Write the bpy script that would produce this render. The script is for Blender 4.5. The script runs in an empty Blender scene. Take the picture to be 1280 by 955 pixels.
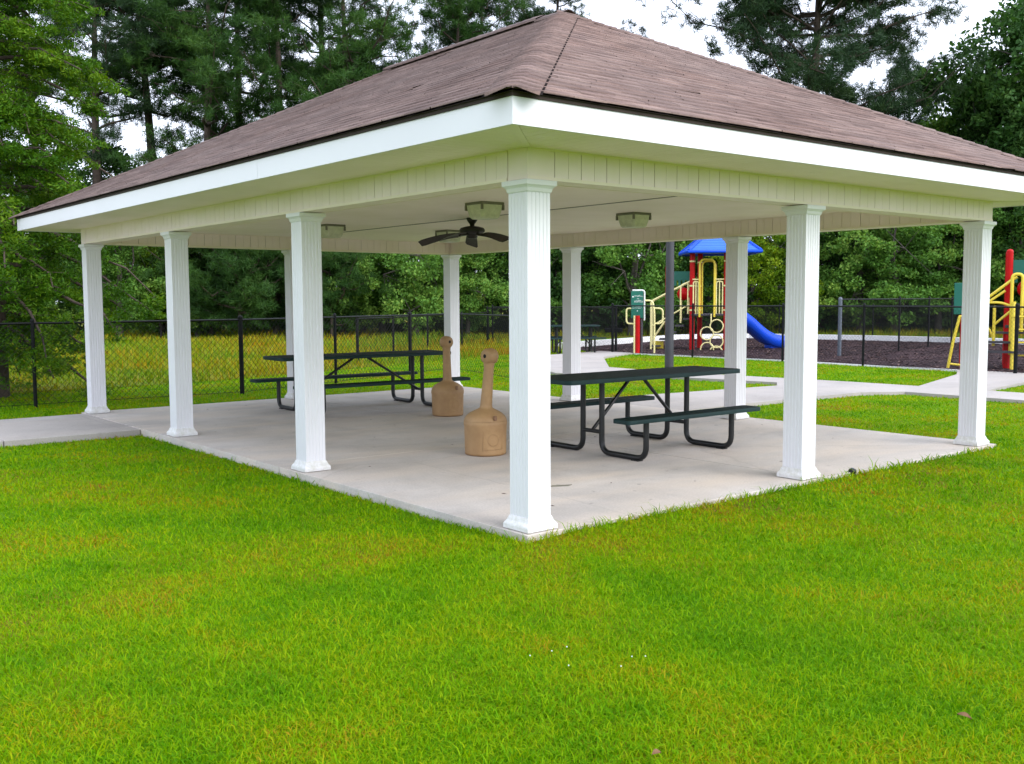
import bpy, math, random
import numpy as np
from mathutils import Vector, Matrix, noise as mnoise

random.seed(7)
RNG = np.random.default_rng(11)
R = math.radians
scn = bpy.context.scene
COL = scn.collection

# ------------------------------------------------------------------ camera numbers
CAM = np.array([-4.582, -5.447, 1.627])
YAW, PITCH, ROLL, FPX = 0.8891, -0.0816, -0.0047, 1268.4
FWD = np.array([math.cos(YAW), math.sin(YAW)])
RGT = np.array([math.sin(YAW), -math.cos(YAW)])
RZ = YAW - math.pi / 2          # rotation whose local x runs to the right of the view


def spot(px, d, z=0.0):
    """ground point at sideways fraction px (in photo columns) and distance d"""
    s = (px - 640.0) / FPX * d
    return (CAM[0] + FWD[0] * d + RGT[0] * s, CAM[1] + FWD[1] * d + RGT[1] * s, z)


# ------------------------------------------------------------------ object helpers
def tag(o, label=None, cat=None, group=None, kind=None):
    if label: o['label'] = label
    if cat: o['category'] = cat
    if group: o['group'] = group
    if kind: o['kind'] = kind
    return o


def empty(name, loc=(0, 0, 0), rz=0.0):
    o = bpy.data.objects.new(name, None)
    COL.objects.link(o)
    o.location = loc
    o.rotation_euler = (0, 0, rz)
    o.empty_display_size = 0.2
    return o


def thing(name, label, cat, loc=(0, 0, 0), rz=0.0, group=None):
    return tag(empty(name, loc, rz), label, cat, group)


def mesh_np(name, V, F, mat, parent=None, smooth=False):
    """V (n,3) array, F (m,k) array of one polygon size or list of such arrays"""
    me = bpy.data.meshes.new(name)
    V = np.ascontiguousarray(V, dtype=np.float32)
    Fs = F if isinstance(F, list) else [F]
    Fs = [np.asarray(f, dtype=np.int32) for f in Fs if len(f)]
    loops = np.concatenate([f.ravel() for f in Fs])
    tot = np.concatenate([np.full(len(f), f.shape[1], np.int32) for f in Fs])
    start = np.concatenate([[0], np.cumsum(tot)[:-1]]).astype(np.int32)
    me.vertices.add(len(V)); me.vertices.foreach_set('co', V.ravel())
    me.loops.add(len(loops)); me.loops.foreach_set('vertex_index', loops)
    me.polygons.add(len(tot))
    me.polygons.foreach_set('loop_start', start)
    me.polygons.foreach_set('loop_total', tot)
    if smooth: me.polygons.foreach_set('use_smooth', np.ones(len(tot), dtype=bool))
    me.update(calc_edges=True)
    me.materials.append(mat)
    o = bpy.data.objects.new(name, me)
    COL.objects.link(o)
    if parent: o.parent = parent
    return o


class MB:
    """collects solids and links them as ONE mesh object"""
    def __init__(s): s.v = []; s.f = []; s.sm = []

    def add(s, vs, fs, smooth=False):
        n = len(s.v)
        s.v.extend([tuple(map(float, p)) for p in vs])
        s.f.extend([tuple(i + n for i in f) for f in fs])
        s.sm.extend([smooth] * len(fs))
        return s

    def box(s, x0, y0, z0, x1, y1, z1):
        vs = [(x0, y0, z0), (x1, y0, z0), (x1, y1, z0), (x0, y1, z0), (x0, y0, z1), (x1, y0, z1), (x1, y1, z1), (x0, y1, z1)]
        return s.add(vs, [(0, 3, 2, 1), (4, 5, 6, 7), (0, 1, 5, 4), (1, 2, 6, 5), (2, 3, 7, 6), (3, 0, 4, 7)])

    def obox(s, c, sx, sy, sz, M=None):
        M = M or Matrix.Identity(3)
        c = Vector(c)
        vs = []
        for dz in (-1, 1):
            for dx, dy in ((-1, -1), (1, -1), (1, 1), (-1, 1)):
                vs.append(c + M @ Vector((dx * sx / 2, dy * sy / 2, dz * sz / 2)))
        return s.add(vs, [(0, 3, 2, 1), (4, 5, 6, 7), (0, 1, 5, 4), (1, 2, 6, 5), (2, 3, 7, 6), (3, 0, 4, 7)])

    def prism(s, poly, z0, z1, smooth=False):
        n = len(poly)
        vs = [(p[0], p[1], z0) for p in poly] + [(p[0], p[1], z1) for p in poly]
        s.add(vs, [tuple(range(n - 1, -1, -1)), tuple(range(n, 2 * n))])
        vs2 = vs
        return s.add(vs2, [(i, (i + 1) % n, n + (i + 1) % n, n + i) for i in range(n)], smooth)

    def rings(s, rings, cap0=True, cap1=True, smooth=True):
        """loft through equal-count closed rings"""
        n = len(rings[0]); k = len(rings)
        vs = [p for r in rings for p in r]
        fs = []
        for j in range(k - 1):
            for i in range(n):
                a = j * n + i; b = j * n + (i + 1) % n
                fs.append((a, b, b + n, a + n))
        s.add(vs, fs, smooth)
        if cap0: s.add(rings[0], [tuple(range(n - 1, -1, -1))])
        if cap1: s.add(rings[-1], [tuple(range(n))])
        return s

    def lathe(s, prof, seg=28, c=(0, 0, 0), smooth=True, tilt=None):
        rs = []
        for r, z in prof:
            ring = []
            for i in range(seg):
                a = 2 * math.pi * i / seg
                p = Vector((max(r, 1e-4) * math.cos(a), max(r, 1e-4) * math.sin(a), z))
                if tilt: p = tilt @ p
                ring.append(tuple(p + Vector(c)))
            rs.append(ring)
        return s.rings(rs, True, True, smooth)

    def tube(s, path, r, n=8, closed=False, caps=True):
        P = [Vector(p) for p in path]
        m = len(P)
        rr = r if isinstance(r, (list, tuple, np.ndarray)) else [r] * m
        T = []
        for i in range(m):
            a = P[(i - 1) % m] if (closed or i > 0) else P[i]
            b = P[(i + 1) % m] if (closed or i < m - 1) else P[i]
            t = (b - a)
            T.append(t.normalized() if t.length > 1e-9 else Vector((0, 0, 1)))
        ref = Vector((0, 0, 1)) if abs(T[0].z) < 0.9 else Vector((1, 0, 0))
        u = (ref - T[0] * ref.dot(T[0])).normalized()
        rs = []
        for i in range(m):
            u = (u - T[i] * u.dot(T[i]))
            u = u.normalized() if u.length > 1e-6 else T[i].orthogonal().normalized()
            w = T[i].cross(u)
            rs.append([tuple(P[i] + (u * math.cos(2 * math.pi * k / n) + w * math.sin(2 * math.pi * k / n)) * rr[i]) for k in range(n)])
        if closed: rs.append(rs[0]); caps = False
        return s.rings(rs, caps, caps, True)

    def build(s, name, mat, parent=None, bevel=0.0):
        me = bpy.data.meshes.new(name)
        me.from_pydata(s.v, [], s.f)
        me.polygons.foreach_set('use_smooth', s.sm)
        me.update()
        me.materials.append(mat)
        o = bpy.data.objects.new(name, me)
        COL.objects.link(o)
        if parent: o.parent = parent
        if bevel:
            md = o.modifiers.new('bevel', 'BEVEL'); md.width = bevel; md.segments = 2; md.limit_method = 'ANGLE'
        return o


def bend(points, rad=0.1, seg=6):
    """polyline with rounded corners"""
    P = [Vector(p) for p in points]
    out = [P[0]]
    for i in range(1, len(P) - 1):
        a, b, c = P[i - 1], P[i], P[i + 1]
        d0 = (a - b); d1 = (c - b)
        q = min(rad, d0.length * 0.49, d1.length * 0.49)
        p0 = b + d0.normalized() * q; p1 = b + d1.normalized() * q
        for k in range(seg + 1):
            t = k / seg
            out.append(p0 * (1 - t) ** 2 + b * 2 * t * (1 - t) + p1 * t * t)
    out.append(P[-1])
    return out


def copy_tree(o, parent=None):
    c = o.copy()
    COL.objects.link(c)
    if parent: c.parent = parent
    for ch in [x for x in bpy.data.objects if x.parent == o]:
        copy_tree(ch, c)
    return c


# ------------------------------------------------------------------ material helpers
def newmat(name):
    m = bpy.data.materials.new(name); m.use_nodes = True
    nt = m.node_tree
    b = nt.nodes['Principled BSDF']
    return m, nt, b


def N(nt, t, **kw):
    n = nt.nodes.new(t)
    for k, v in kw.items():
        if k in n.inputs: n.inputs[k].default_value = v
        else: setattr(n, k, v)
    return n


def mixc(nt, fac, a, b, blend='MIX'):
    n = nt.nodes.new('ShaderNodeMix'); n.data_type = 'RGBA'; n.blend_type = blend
    L = nt.links
    for sock, v in ((0, fac), (6, a), (7, b)):
        if isinstance(v, bpy.types.NodeSocket): L.new(v, n.inputs[sock])
        elif isinstance(v, (int, float)): n.inputs[sock].default_value = v
        else: n.inputs[sock].default_value = (*v, 1)
    return n.outputs[2]


def ramp(nt, fac, stops):
    n = nt.nodes.new('ShaderNodeValToRGB')
    e = n.color_ramp.elements
    while len(e) < len(stops): e.new(0.5)
    for q, (p, c) in zip(e, stops):
        q.position = p; q.color = (*c, 1) if len(c) == 3 else c
    nt.links.new(fac, n.inputs[0])
    return n.outputs[0]


def pmat(name, col, rough=0.5, var=0.12, scale=6.0, bump=0.0, bscale=40.0, spec=0.5, metal=0.0, col2=None, coat=0.0):
    """painted or moulded surface: base colour with soft noise wear and a little bump"""
    m, nt, b = newmat(name)
    tc = N(nt, 'ShaderNodeTexCoord')
    n1 = N(nt, 'ShaderNodeTexNoise', Scale=scale, Detail=5.0, Roughness=0.6)
    nt.links.new(tc.outputs['Object'], n1.inputs['Vector'])
    dark = col2 or tuple(c * (1 - var * 2) for c in col)
    f = ramp(nt, n1.outputs[0], [(0.35, (0, 0, 0)), (0.7, (1, 1, 1))])
    nt.links.new(mixc(nt, f, dark, col), b.inputs['Base Color'])
    b.inputs['Roughness'].default_value = rough
    b.inputs['Metallic'].default_value = metal
    b.inputs['Specular IOR Level'].default_value = spec
    b.inputs['Coat Weight'].default_value = coat
    if bump:
        n2 = N(nt, 'ShaderNodeTexNoise', Scale=bscale, Detail=4.0)
        nt.links.new(tc.outputs['Object'], n2.inputs['Vector'])
        bp = N(nt, 'ShaderNodeBump', Strength=bump, Distance=0.01)
        nt.links.new(n2.outputs[0], bp.inputs['Height'])
        nt.links.new(bp.outputs[0], b.inputs['Normal'])
    return m


def leafmat(name, stops, patch=0.6, pscale=0.5, trans=0.35, rough=0.6, tstrength=1.0, spec=0.2, world=False, det=3.0):
    """leaf colour: random per leaf plus big soft clumps; light passes through the blade"""
    m, nt, b = newmat(name)
    L = nt.links
    geo = N(nt, 'ShaderNodeNewGeometry')
    tc = N(nt, 'ShaderNodeTexCoord')
    n1 = N(nt, 'ShaderNodeTexNoise', Scale=pscale, Detail=det, Roughness=0.6)
    L.new(geo.outputs['Position'] if world else tc.outputs['Object'], n1.inputs['Vector'])
    ma = N(nt, 'ShaderNodeMath', operation='MULTIPLY_ADD'); ma.inputs[1].default_value = 1 - patch
    mb = N(nt, 'ShaderNodeMath', operation='MULTIPLY'); mb.inputs[1].default_value = patch
    L.new(geo.outputs['Random Per Island'], ma.inputs[0])
    mr = N(nt, 'ShaderNodeMapRange'); mr.inputs[1].default_value = 0.28; mr.inputs[2].default_value = 0.72
    L.new(n1.outputs[0], mr.inputs[0]); L.new(mr.outputs[0], mb.inputs[0]); L.new(mb.outputs[0], ma.inputs[2])
    c = ramp(nt, ma.outputs[0], stops)
    L.new(c, b.inputs['Base Color'])
    b.inputs['Roughness'].default_value = rough
    b.inputs['Specular IOR Level'].default_value = spec
    tr = N(nt, 'ShaderNodeBsdfTranslucent')
    hs = N(nt, 'ShaderNodeHueSaturation', Hue=0.49, Saturation=1.1, Value=tstrength)
    L.new(c, hs.inputs['Color']); L.new(hs.outputs[0], tr.inputs[0])
    mx = N(nt, 'ShaderNodeMixShader'); mx.inputs[0].default_value = trans
    L.new(b.outputs[0], mx.inputs[1]); L.new(tr.outputs[0], mx.inputs[2])
    L.new(mx.outputs[0], nt.nodes['Material Output'].inputs[0])
    return m


M = {}
M['vinyl'] = pmat('white_vinyl', (0.755, 0.745, 0.78), 0.38, 0.03, 1.3)
M['vinyl_cream'] = pmat('cream_vinyl', (0.88, 0.77, 0.69), 0.55, 0.10, 1.6, col2=(0.81, 0.71, 0.60))
M['beam'] = pmat('beam_vinyl', (0.88, 0.745, 0.75), 0.5, 0.10, 1.1, col2=(0.80, 0.69, 0.62))
M['vinyl_base'] = pmat('mud_splashed_vinyl', (0.74, 0.73, 0.75), 0.45, 0.03, 26.0, col2=(0.58, 0.57, 0.53))
M['dry_leaf'] = pmat('dry_brown_leaf', (0.20, 0.10, 0.035), 0.7, 0.2, 30)
M['shadow_dirt'] = pmat('black_shadow_dirt_line', (0.022, 0.017, 0.016), 0.95, 0.2, 8, spec=0.02)  # near-black for the shadow and dirt line painted beside the hip caps
M['fascia'] = pmat('white_fascia', (0.74, 0.73, 0.77), 0.4, 0.02, 1.0)
M['shadow_gap'] = pmat('dark_backing', (0.22, 0.21, 0.17), 0.8, 0.1)
M['drip'] = pmat('brown_drip_edge', (0.055, 0.040, 0.035), 0.75, 0.15, spec=0.1)
M['dkgreen'] = None
M['black_pipe'] = pmat('black_pipe', (0.012, 0.013, 0.014), 0.38, 0.2, 8, 0.05, 60, spec=0.4)
M['fan_dark'] = pmat('dark_bronze', (0.016, 0.012, 0.010), 0.42, 0.2, 10)
M['fan_blade'] = pmat('weathered_blade', (0.045, 0.033, 0.027), 0.6, 0.3, 14)
M['glass'] = pmat('frosted_lamp_glass', (0.66, 0.66, 0.52), 0.35, 0.12, 18, 0.1, 60)
M['bracket'] = pmat('grey_bracket', (0.20, 0.19, 0.145), 0.5)
M['beige'] = pmat('beige_plastic', (0.40, 0.245, 0.112), 0.6, 0.10, 5, 0.06, 50, col2=(0.31, 0.18, 0.08))
M['beige_dark'] = pmat('dirty_beige', (0.30, 0.155, 0.078), 0.65, 0.2, 9)
M['hole'] = pmat('dark_opening', (0.012, 0.009, 0.007), 0.9)
M['fence'] = pmat('black_fence_coating', (0.008, 0.009, 0.010), 0.5, 0.2, 9, spec=0.15)
M['rail'] = pmat('fence_rail_coating', (0.010, 0.011, 0.012), 0.45, 0.2, 9, spec=0.22)
M['galv'] = pmat('grey_steel', (0.10, 0.12, 0.15), 0.45, 0.15, 9)
M['pole'] = pmat('dark_grey_pole', (0.045, 0.045, 0.055), 0.5, 0.15, 3)
M['red'] = pmat('red_paint', (0.50, 0.003, 0.004), 0.42, 0.08, 3, spec=0.2)
M['yellow'] = pmat('yellow_paint', (0.78, 0.60, 0.05), 0.35, 0.06, 4)
M['cream'] = pmat('faded_yellow_paint', (0.82, 0.73, 0.34), 0.4, 0.06, 4)
M['blue'] = pmat('blue_plastic', (0.006, 0.075, 0.66), 0.42, 0.06, 4, spec=0.25)
M['bluelight'] = pmat('blue_roof_plastic', (0.02, 0.135, 0.62), 0.4, 0.06, 4)
M['pgreen'] = pmat('green_panel', (0.004, 0.13, 0.09), 0.4, 0.08, 4)
M['deck'] = pmat('dark_deck', (0.05, 0.045, 0.055), 0.6, 0.15, 8)
M['white'] = pmat('white_lettering', (0.8, 0.8, 0.78), 0.6)
M['curb'] = pmat('pale_concrete_curb', (0.80, 0.79, 0.78), 0.75, 0.06, 3, 0.1, 40)
M['chip'] = leafmat('wood_chip', [(0.0, (0.035, 0.020, 0.022)), (0.6, (0.10, 0.055, 0.055)), (1.0, (0.25, 0.16, 0.13))], 0.2, 0.4, 0.0)


def perforated():
    m, nt, b = newmat('green_coated_mesh')
    L = nt.links
    tc = N(nt, 'ShaderNodeTexCoord')
    mp = N(nt, 'ShaderNodeMapping'); mp.inputs['Rotation'].default_value = (0, 0, R(45)); L.new(tc.outputs['Object'], mp.inputs[0])
    br = N(nt, 'ShaderNodeTexBrick', Scale=38.0, offset=0.0); br.inputs['Mortar Size'].default_value = 0.028
    br.inputs['Brick Width'].default_value = 0.5; br.inputs['Row Height'].default_value = 0.5
    br.inputs['Color1'].default_value = (0, 0, 0, 1); br.inputs['Color2'].default_value = (0, 0, 0, 1); br.inputs['Mortar'].default_value = (1, 1, 1, 1)
    L.new(mp.outputs[0], br.inputs['Vector'])
    nz = N(nt, 'ShaderNodeTexNoise', Scale=5.0, Detail=5.0); L.new(tc.outputs['Object'], nz.inputs['Vector'])
    c = mixc(nt, nz.outputs[0], (0.004, 0.020, 0.018), (0.010, 0.042, 0.038))
    L.new(mixc(nt, br.outputs[0], (0.003, 0.008, 0.008), c), b.inputs['Base Color'])
    bp = N(nt, 'ShaderNodeBump', Strength=0.5, Distance=0.004); L.new(br.outputs[0], bp.inputs['Height']); L.new(bp.outputs[0], b.inputs['Normal'])
    b.inputs['Roughness'].default_value = 0.62
    b.inputs['Specular IOR Level'].default_value = 0.12
    return m


M['dkgreen'] = perforated()
M['rim'] = pmat('green_rim_coating', (0.006, 0.028, 0.027), 0.5, 0.15, 6, spec=0.2)


def concrete(name, base, stain, warm):
    m, nt, b = newmat(name)
    L = nt.links
    geo = N(nt, 'ShaderNodeNewGeometry')
    n1 = N(nt, 'ShaderNodeTexNoise', Scale=0.7, Detail=6.0, Roughness=0.65, Distortion=0.4)
    n2 = N(nt, 'ShaderNodeTexNoise', Scale=3.1, Detail=6.0, Roughness=0.7)
    n3 = N(nt, 'ShaderNodeTexNoise', Scale=60.0, Detail=3.0)
    mp = N(nt, 'ShaderNodeMapping'); mp.inputs['Scale'].default_value = (0.4, 1.6, 1); mp.inputs['Rotation'].default_value = (0, 0, R(-39))
    n4 = N(nt, 'ShaderNodeTexNoise', Scale=1.3, Detail=5.0)
    L.new(geo.outputs['Position'], mp.inputs[0]); L.new(mp.outputs[0], n4.inputs['Vector'])
    for n in (n1, n2, n3): L.new(geo.outputs['Position'], n.inputs['Vector'])
    c = mixc(nt, ramp(nt, n1.outputs[0], [(0.36, (0, 0, 0)), (0.66, (1, 1, 1))]), stain, base)
    c = mixc(nt, ramp(nt, n4.outputs[0], [(0.42, (0, 0, 0)), (0.75, (0.8, 0.8, 0.8))]), c, warm)
    c = mixc(nt, ramp(nt, n2.outputs[0], [(0.58, (0, 0, 0)), (0.78, (0.45, 0.45, 0.45))]), c, tuple(x * 0.62 for x in stain))
    n5 = N(nt, 'ShaderNodeTexNoise', Scale=9.0, Detail=2.0); L.new(geo.outputs['Position'], n5.inputs['Vector'])
    c = mixc(nt, ramp(nt, n5.outputs[0], [(0.70, (0, 0, 0)), (0.76, (0.5, 0.5, 0.5))]), c, tuple(x * 0.4 for x in stain))
    vo = N(nt, 'ShaderNodeTexVoronoi', feature='DISTANCE_TO_EDGE', Scale=0.22)
    n6 = N(nt, 'ShaderNodeTexNoise', Scale=1.5, Detail=6.0); L.new(geo.outputs['Position'], n6.inputs['Vector'])
    L.new(mixc(nt, 0.22, geo.outputs['Position'], n6.outputs[1], 'ADD'), vo.inputs['Vector'])
    c = mixc(nt, ramp(nt, vo.outputs[0], [(0.0, (0.16, 0.16, 0.16)), (0.0012, (0, 0, 0))]), c, tuple(x * 0.35 for x in stain))
    c = mixc(nt, 0.25, c, n3.outputs[0], 'OVERLAY')
    L.new(c, b.inputs['Base Color'])
    b.inputs['Roughness'].default_value = 0.7
    b.inputs['Specular IOR Level'].default_value = 0.3
    bp = N(nt, 'ShaderNodeBump', Strength=0.15, Distance=0.004); L.new(n3.outputs[0], bp.inputs['Height']); L.new(bp.outputs[0], b.inputs['Normal'])
    return m


M['slab'] = concrete('slab_concrete', (0.565, 0.520, 0.490), (0.40, 0.365, 0.340), (0.60, 0.510, 0.430))
M['path'] = concrete('path_concrete', (0.42, 0.385, 0.365), (0.33, 0.30, 0.28), (0.42, 0.375, 0.34))


def shingles():
    m, nt, b = newmat('brown_asphalt_shingles')
    L = nt.links
    geo = N(nt, 'ShaderNodeNewGeometry')
    c = ramp(nt, geo.outputs['Random Per Island'], [(0.0, (0.135, 0.088, 0.076)), (0.5, (0.190, 0.125, 0.108)), (1.0, (0.255, 0.180, 0.158))])
    mp = N(nt, 'ShaderNodeMapping'); mp.inputs['Scale'].default_value = (1, 1, 1); L.new(geo.outputs['Position'], mp.inputs[0])
    n1 = N(nt, 'ShaderNodeTexNoise', Scale=0.55, Detail=5.0, Roughness=0.6); L.new(mp.outputs[0], n1.inputs['Vector'])
    n2 = N(nt, 'ShaderNodeTexNoise', Scale=55.0, Detail=4.0, Roughness=0.8); L.new(mp.outputs[0], n2.inputs['Vector'])
    n3 = N(nt, 'ShaderNodeTexNoise', Scale=5.0, Detail=5.0, Roughness=0.7); L.new(mp.outputs[0], n3.inputs['Vector'])
    sx = N(nt, 'ShaderNodeSeparateXYZ'); L.new(geo.outputs['Position'], sx.inputs[0])
    dv = N(nt, 'ShaderNodeMath', operation='MULTIPLY'); dv.inputs[1].default_value = 34 / (4.80 - 2.838); L.new(sx.outputs[2], dv.inputs[0])
    fl = N(nt, 'ShaderNodeMath', operation='FLOOR'); L.new(dv.outputs[0], fl.inputs[0])
    wn = N(nt, 'ShaderNodeTexWhiteNoise', noise_dimensions='1D'); L.new(fl.outputs[0], wn.inputs['W'])
    mpS = N(nt, 'ShaderNodeMapping'); mpS.inputs['Scale'].default_value = (1.2, 1.2, 30); L.new(geo.outputs['Position'], mpS.inputs[0])
    nS = N(nt, 'ShaderNodeTexNoise', Scale=1.6, Detail=5.0, Roughness=0.7); L.new(mpS.outputs[0], nS.inputs['Vector'])
    c = mixc(nt, ramp(nt, wn.outputs[0], [(0.0, (0, 0, 0)), (1.0, (0.45, 0.45, 0.45))]), c, (0.30, 0.205, 0.180))
    c = mixc(nt, ramp(nt, nS.outputs[0], [(0.42, (0.75, 0.75, 0.75)), (0.58, (0, 0, 0))]), c, (0.085, 0.058, 0.054))
    c = mixc(nt, ramp(nt, n1.outputs[0], [(0.38, (0, 0, 0)), (0.65, (0.45, 0.45, 0.45))]), c, (0.23, 0.178, 0.168))
    c = mixc(nt, ramp(nt, n3.outputs[0], [(0.55, (0, 0, 0)), (0.8, (0.5, 0.5, 0.5))]), c, (0.11, 0.072, 0.075))
    c = mixc(nt, 0.55, c, n2.outputs[0], 'OVERLAY')
    L.new(c, b.inputs['Base Color'])
    b.inputs['Roughness'].default_value = 0.92
    b.inputs['Specular IOR Level'].default_value = 0.2
    bp = N(nt, 'ShaderNodeBump', Strength=0.5, Distance=0.006); L.new(n2.outputs[0], bp.inputs['Height']); L.new(bp.outputs[0], b.inputs['Normal'])
    return m


M['shingle'] = shingles()


def groundmat(name, stops, pscale, fine, bump=0.6):
    m, nt, b = newmat(name)
    L = nt.links
    geo = N(nt, 'ShaderNodeNewGeometry')
    n1 = N(nt, 'ShaderNodeTexNoise', Scale=pscale, Detail=6.0, Roughness=0.6)
    n2 = N(nt, 'ShaderNodeTexNoise', Scale=fine, Detail=4.0, Roughness=0.7)
    for n in (n1, n2): L.new(geo.outputs['Position'], n.inputs['Vector'])
    mr = N(nt, 'ShaderNodeMapRange'); mr.inputs[1].default_value = 0.28; mr.inputs[2].default_value = 0.72
    L.new(n1.outputs[0], mr.inputs[0])
    c = ramp(nt, mr.outputs[0], stops)
    c = mixc(nt, 0.6, c, n2.outputs[0], 'OVERLAY')
    L.new(c, b.inputs['Base Color'])
    b.inputs['Roughness'].default_value = 0.9
    b.inputs['Specular IOR Level'].default_value = 0.1
    bp = N(nt, 'ShaderNodeBump', Strength=bump, Distance=0.03); L.new(n2.outputs[0], bp.inputs['Height']); L.new(bp.outputs[0], b.inputs['Normal'])
    return m


GREENS = [(0.0, (0.032, 0.135, 0.0003)), (0.28, (0.090, 0.260, 0.0004)), (0.50, (0.185, 0.365, 0.0006)), (0.70, (0.300, 0.375, 0.002)), (0.82, (0.38, 0.25, 0.012)), (0.92, (0.25, 0.12, 0.025)), (1.0, (0.52, 0.44, 0.20))]
M['lawn'] = groundmat('lawn_soil_and_thatch', [(0.0, (0.050, 0.160, 0.001)), (0.45, (0.100, 0.205, 0.001)), (0.75, (0.16, 0.17, 0.004)), (1.0, (0.15, 0.095, 0.02))], 0.7, 45.0)
M['grass'] = leafmat('grass_blades', GREENS, 0.58, 0.9, 0.36, 0.6, 1.1, 0.08, world=True, det=8.0)
M['meadow'] = groundmat('meadow_ground', [(0.0, (0.06, 0.13, 0.004)), (0.5, (0.15, 0.17, 0.008)), (1.0, (0.24, 0.17, 0.02))], 0.25, 14.0)
M['tallgrass'] = leafmat('tall_meadow_grass', [(0.0, (0.06, 0.17, 0.002)), (0.38, (0.14, 0.24, 0.003)), (0.6, (0.27, 0.25, 0.004)), (0.8, (0.36, 0.20, 0.006)), (1.0, (0.32, 0.14, 0.02))], 0.7, 0.22, 0.3, 0.6, 1.0, 0.2, world=True)
M['mulch'] = groundmat('dark_wood_mulch', [(0.0, (0.020, 0.012, 0.014)), (0.5, (0.040, 0.025, 0.028)), (1.0, (0.085, 0.052, 0.054))], 1.2, 16.0, 1.0)
M['bark'] = pmat('tree_bark', (0.085, 0.060, 0.045), 0.9, 0.25, 5, 0.6, 14)
M['bark_grey'] = pmat('grey_bark', (0.10, 0.085, 0.070), 0.9, 0.25, 5, 0.6, 14)
M['needle_dark'] = leafmat('dark_pine_needles', [(0.0, (0.010, 0.028, 0.012)), (0.5, (0.024, 0.058, 0.020)), (1.0, (0.060, 0.105, 0.028))], 0.55, 0.45, 0.2, 0.55)
M['needle'] = leafmat('pine_needles', [(0.0, (0.013, 0.045, 0.010)), (0.5, (0.034, 0.092, 0.016)), (1.0, (0.085, 0.165, 0.024))], 0.55, 0.45, 0.25, 0.55)
M['leaf_mid'] = leafmat('mid_green_leaves', [(0.0, (0.033, 0.100, 0.018)), (0.5, (0.094, 0.219, 0.033)), (1.0, (0.250, 0.425, 0.069))], 0.55, 0.5, 0.3)
M['leaf_olive'] = leafmat('olive_leaves', [(0.0, (0.055, 0.150, 0.025)), (0.5, (0.136, 0.285, 0.046)), (1.0, (0.346, 0.470, 0.086))], 0.55, 0.5, 0.3)
M['leaf_yellow'] = leafmat('yellowing_leaves', [(0.0, (0.046, 0.122, 0.006)), (0.5, (0.129, 0.242, 0.010)), (1.0, (0.318, 0.378, 0.018))], 0.55, 0.5, 0.35)
M['leaf_dark'] = leafmat('dark_leaves', [(0.0, (0.018, 0.058, 0.011)), (0.5, (0.041, 0.112, 0.020)), (1.0, (0.102, 0.195, 0.033))], 0.55, 0.5, 0.25)
M['leaf_bright'] = leafmat('bright_fine_leaves', [(0.0, (0.016, 0.066, 0.005)), (0.45, (0.055, 0.155, 0.005)), (1.0, (0.187, 0.286, 0.012))], 0.6, 0.6, 0.35)

# ------------------------------------------------------------------ world, sun, camera
SUN_EL, SUN_AZ = R(36), R(-75)         # azimuth measured from +X towards +Y: sun stands to the right, behind the viewer
w = bpy.data.worlds.new('World'); scn.world = w; w.use_nodes = True
nt = w.node_tree; L = nt.links
bg = nt.nodes['Background']
sky = nt.nodes.new('ShaderNodeTexSky'); sky.sky_type = 'NISHITA'; sky.sun_disc = False
sky.sun_elevation = SUN_EL; sky.sun_rotation = math.pi / 2 - SUN_AZ
sky.air_density = 1.0; sky.dust_density = 4.0; sky.ozone_density = 1.0
hs = N(nt, 'ShaderNodeHueSaturation', Saturation=0.30, Value=1.0); L.new(sky.outputs[0], hs.inputs['Color'])
tc = N(nt, 'ShaderNodeTexCoord')
cn = N(nt, 'ShaderNodeTexNoise', Scale=2.6, Detail=6.0, Roughness=0.55); L.new(tc.outputs['Generated'], cn.inputs['Vector'])
cloud = ramp(nt, cn.outputs[0], [(0.3, (10.0, 11.1, 13.6)), (0.7, (13.2, 14.3, 16.6))])
L.new(mixc(nt, 0.80, hs.outputs[0], cloud), bg.inputs[0])     # thin overcast over the sky
bg.inputs[1].default_value = 0.085

sl = bpy.data.lights.new('sun', 'SUN'); sl.energy = 1.25; sl.angle = R(40); sl.color = (1.0, 0.97, 0.94)
so = bpy.data.objects.new('sun', sl); COL.objects.link(so)
sd = Vector((math.cos(SUN_EL) * math.cos(SUN_AZ), math.cos(SUN_EL) * math.sin(SUN_AZ), math.sin(SUN_EL)))
so.rotation_euler = sd.to_track_quat('Z', 'Y').to_euler(); so.location = (10, -20, 30)

cd = bpy.data.cameras.new('camera'); cam = bpy.data.objects.new('camera', cd); COL.objects.link(cam)
cd.sensor_width = 36.0; cd.lens = FPX / 1280 * 36.0; cd.clip_end = 2000; cd.clip_start = 0.05
f3 = Vector((math.cos(YAW) * math.cos(PITCH), math.sin(YAW) * math.cos(PITCH), math.sin(PITCH)))
r3 = Vector((math.sin(YAW), -math.cos(YAW), 0)); u3 = r3.cross(f3)
rr3 = r3 * math.cos(ROLL) + u3 * math.sin(ROLL); uu3 = -r3 * math.sin(ROLL) + u3 * math.cos(ROLL)
mw = Matrix((rr3, uu3, -f3)).transposed().to_4x4(); mw.translation = Vector(CAM)
cam.matrix_world = mw
scn.camera = cam
scn.render.engine = 'CYCLES'
scn.cycles.max_bounces = 8; scn.cycles.diffuse_bounces = 5; scn.cycles.transmission_bounces = 4; scn.cycles.transparent_max_bounces = 4
scn.view_settings.view_transform = 'Standard'; scn.view_settings.look = 'None'
scn.view_settings.exposure = 1.05; scn.view_settings.gamma = 1.0
scn.render.resolution_x = 1024; scn.render.resolution_y = 764

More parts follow.
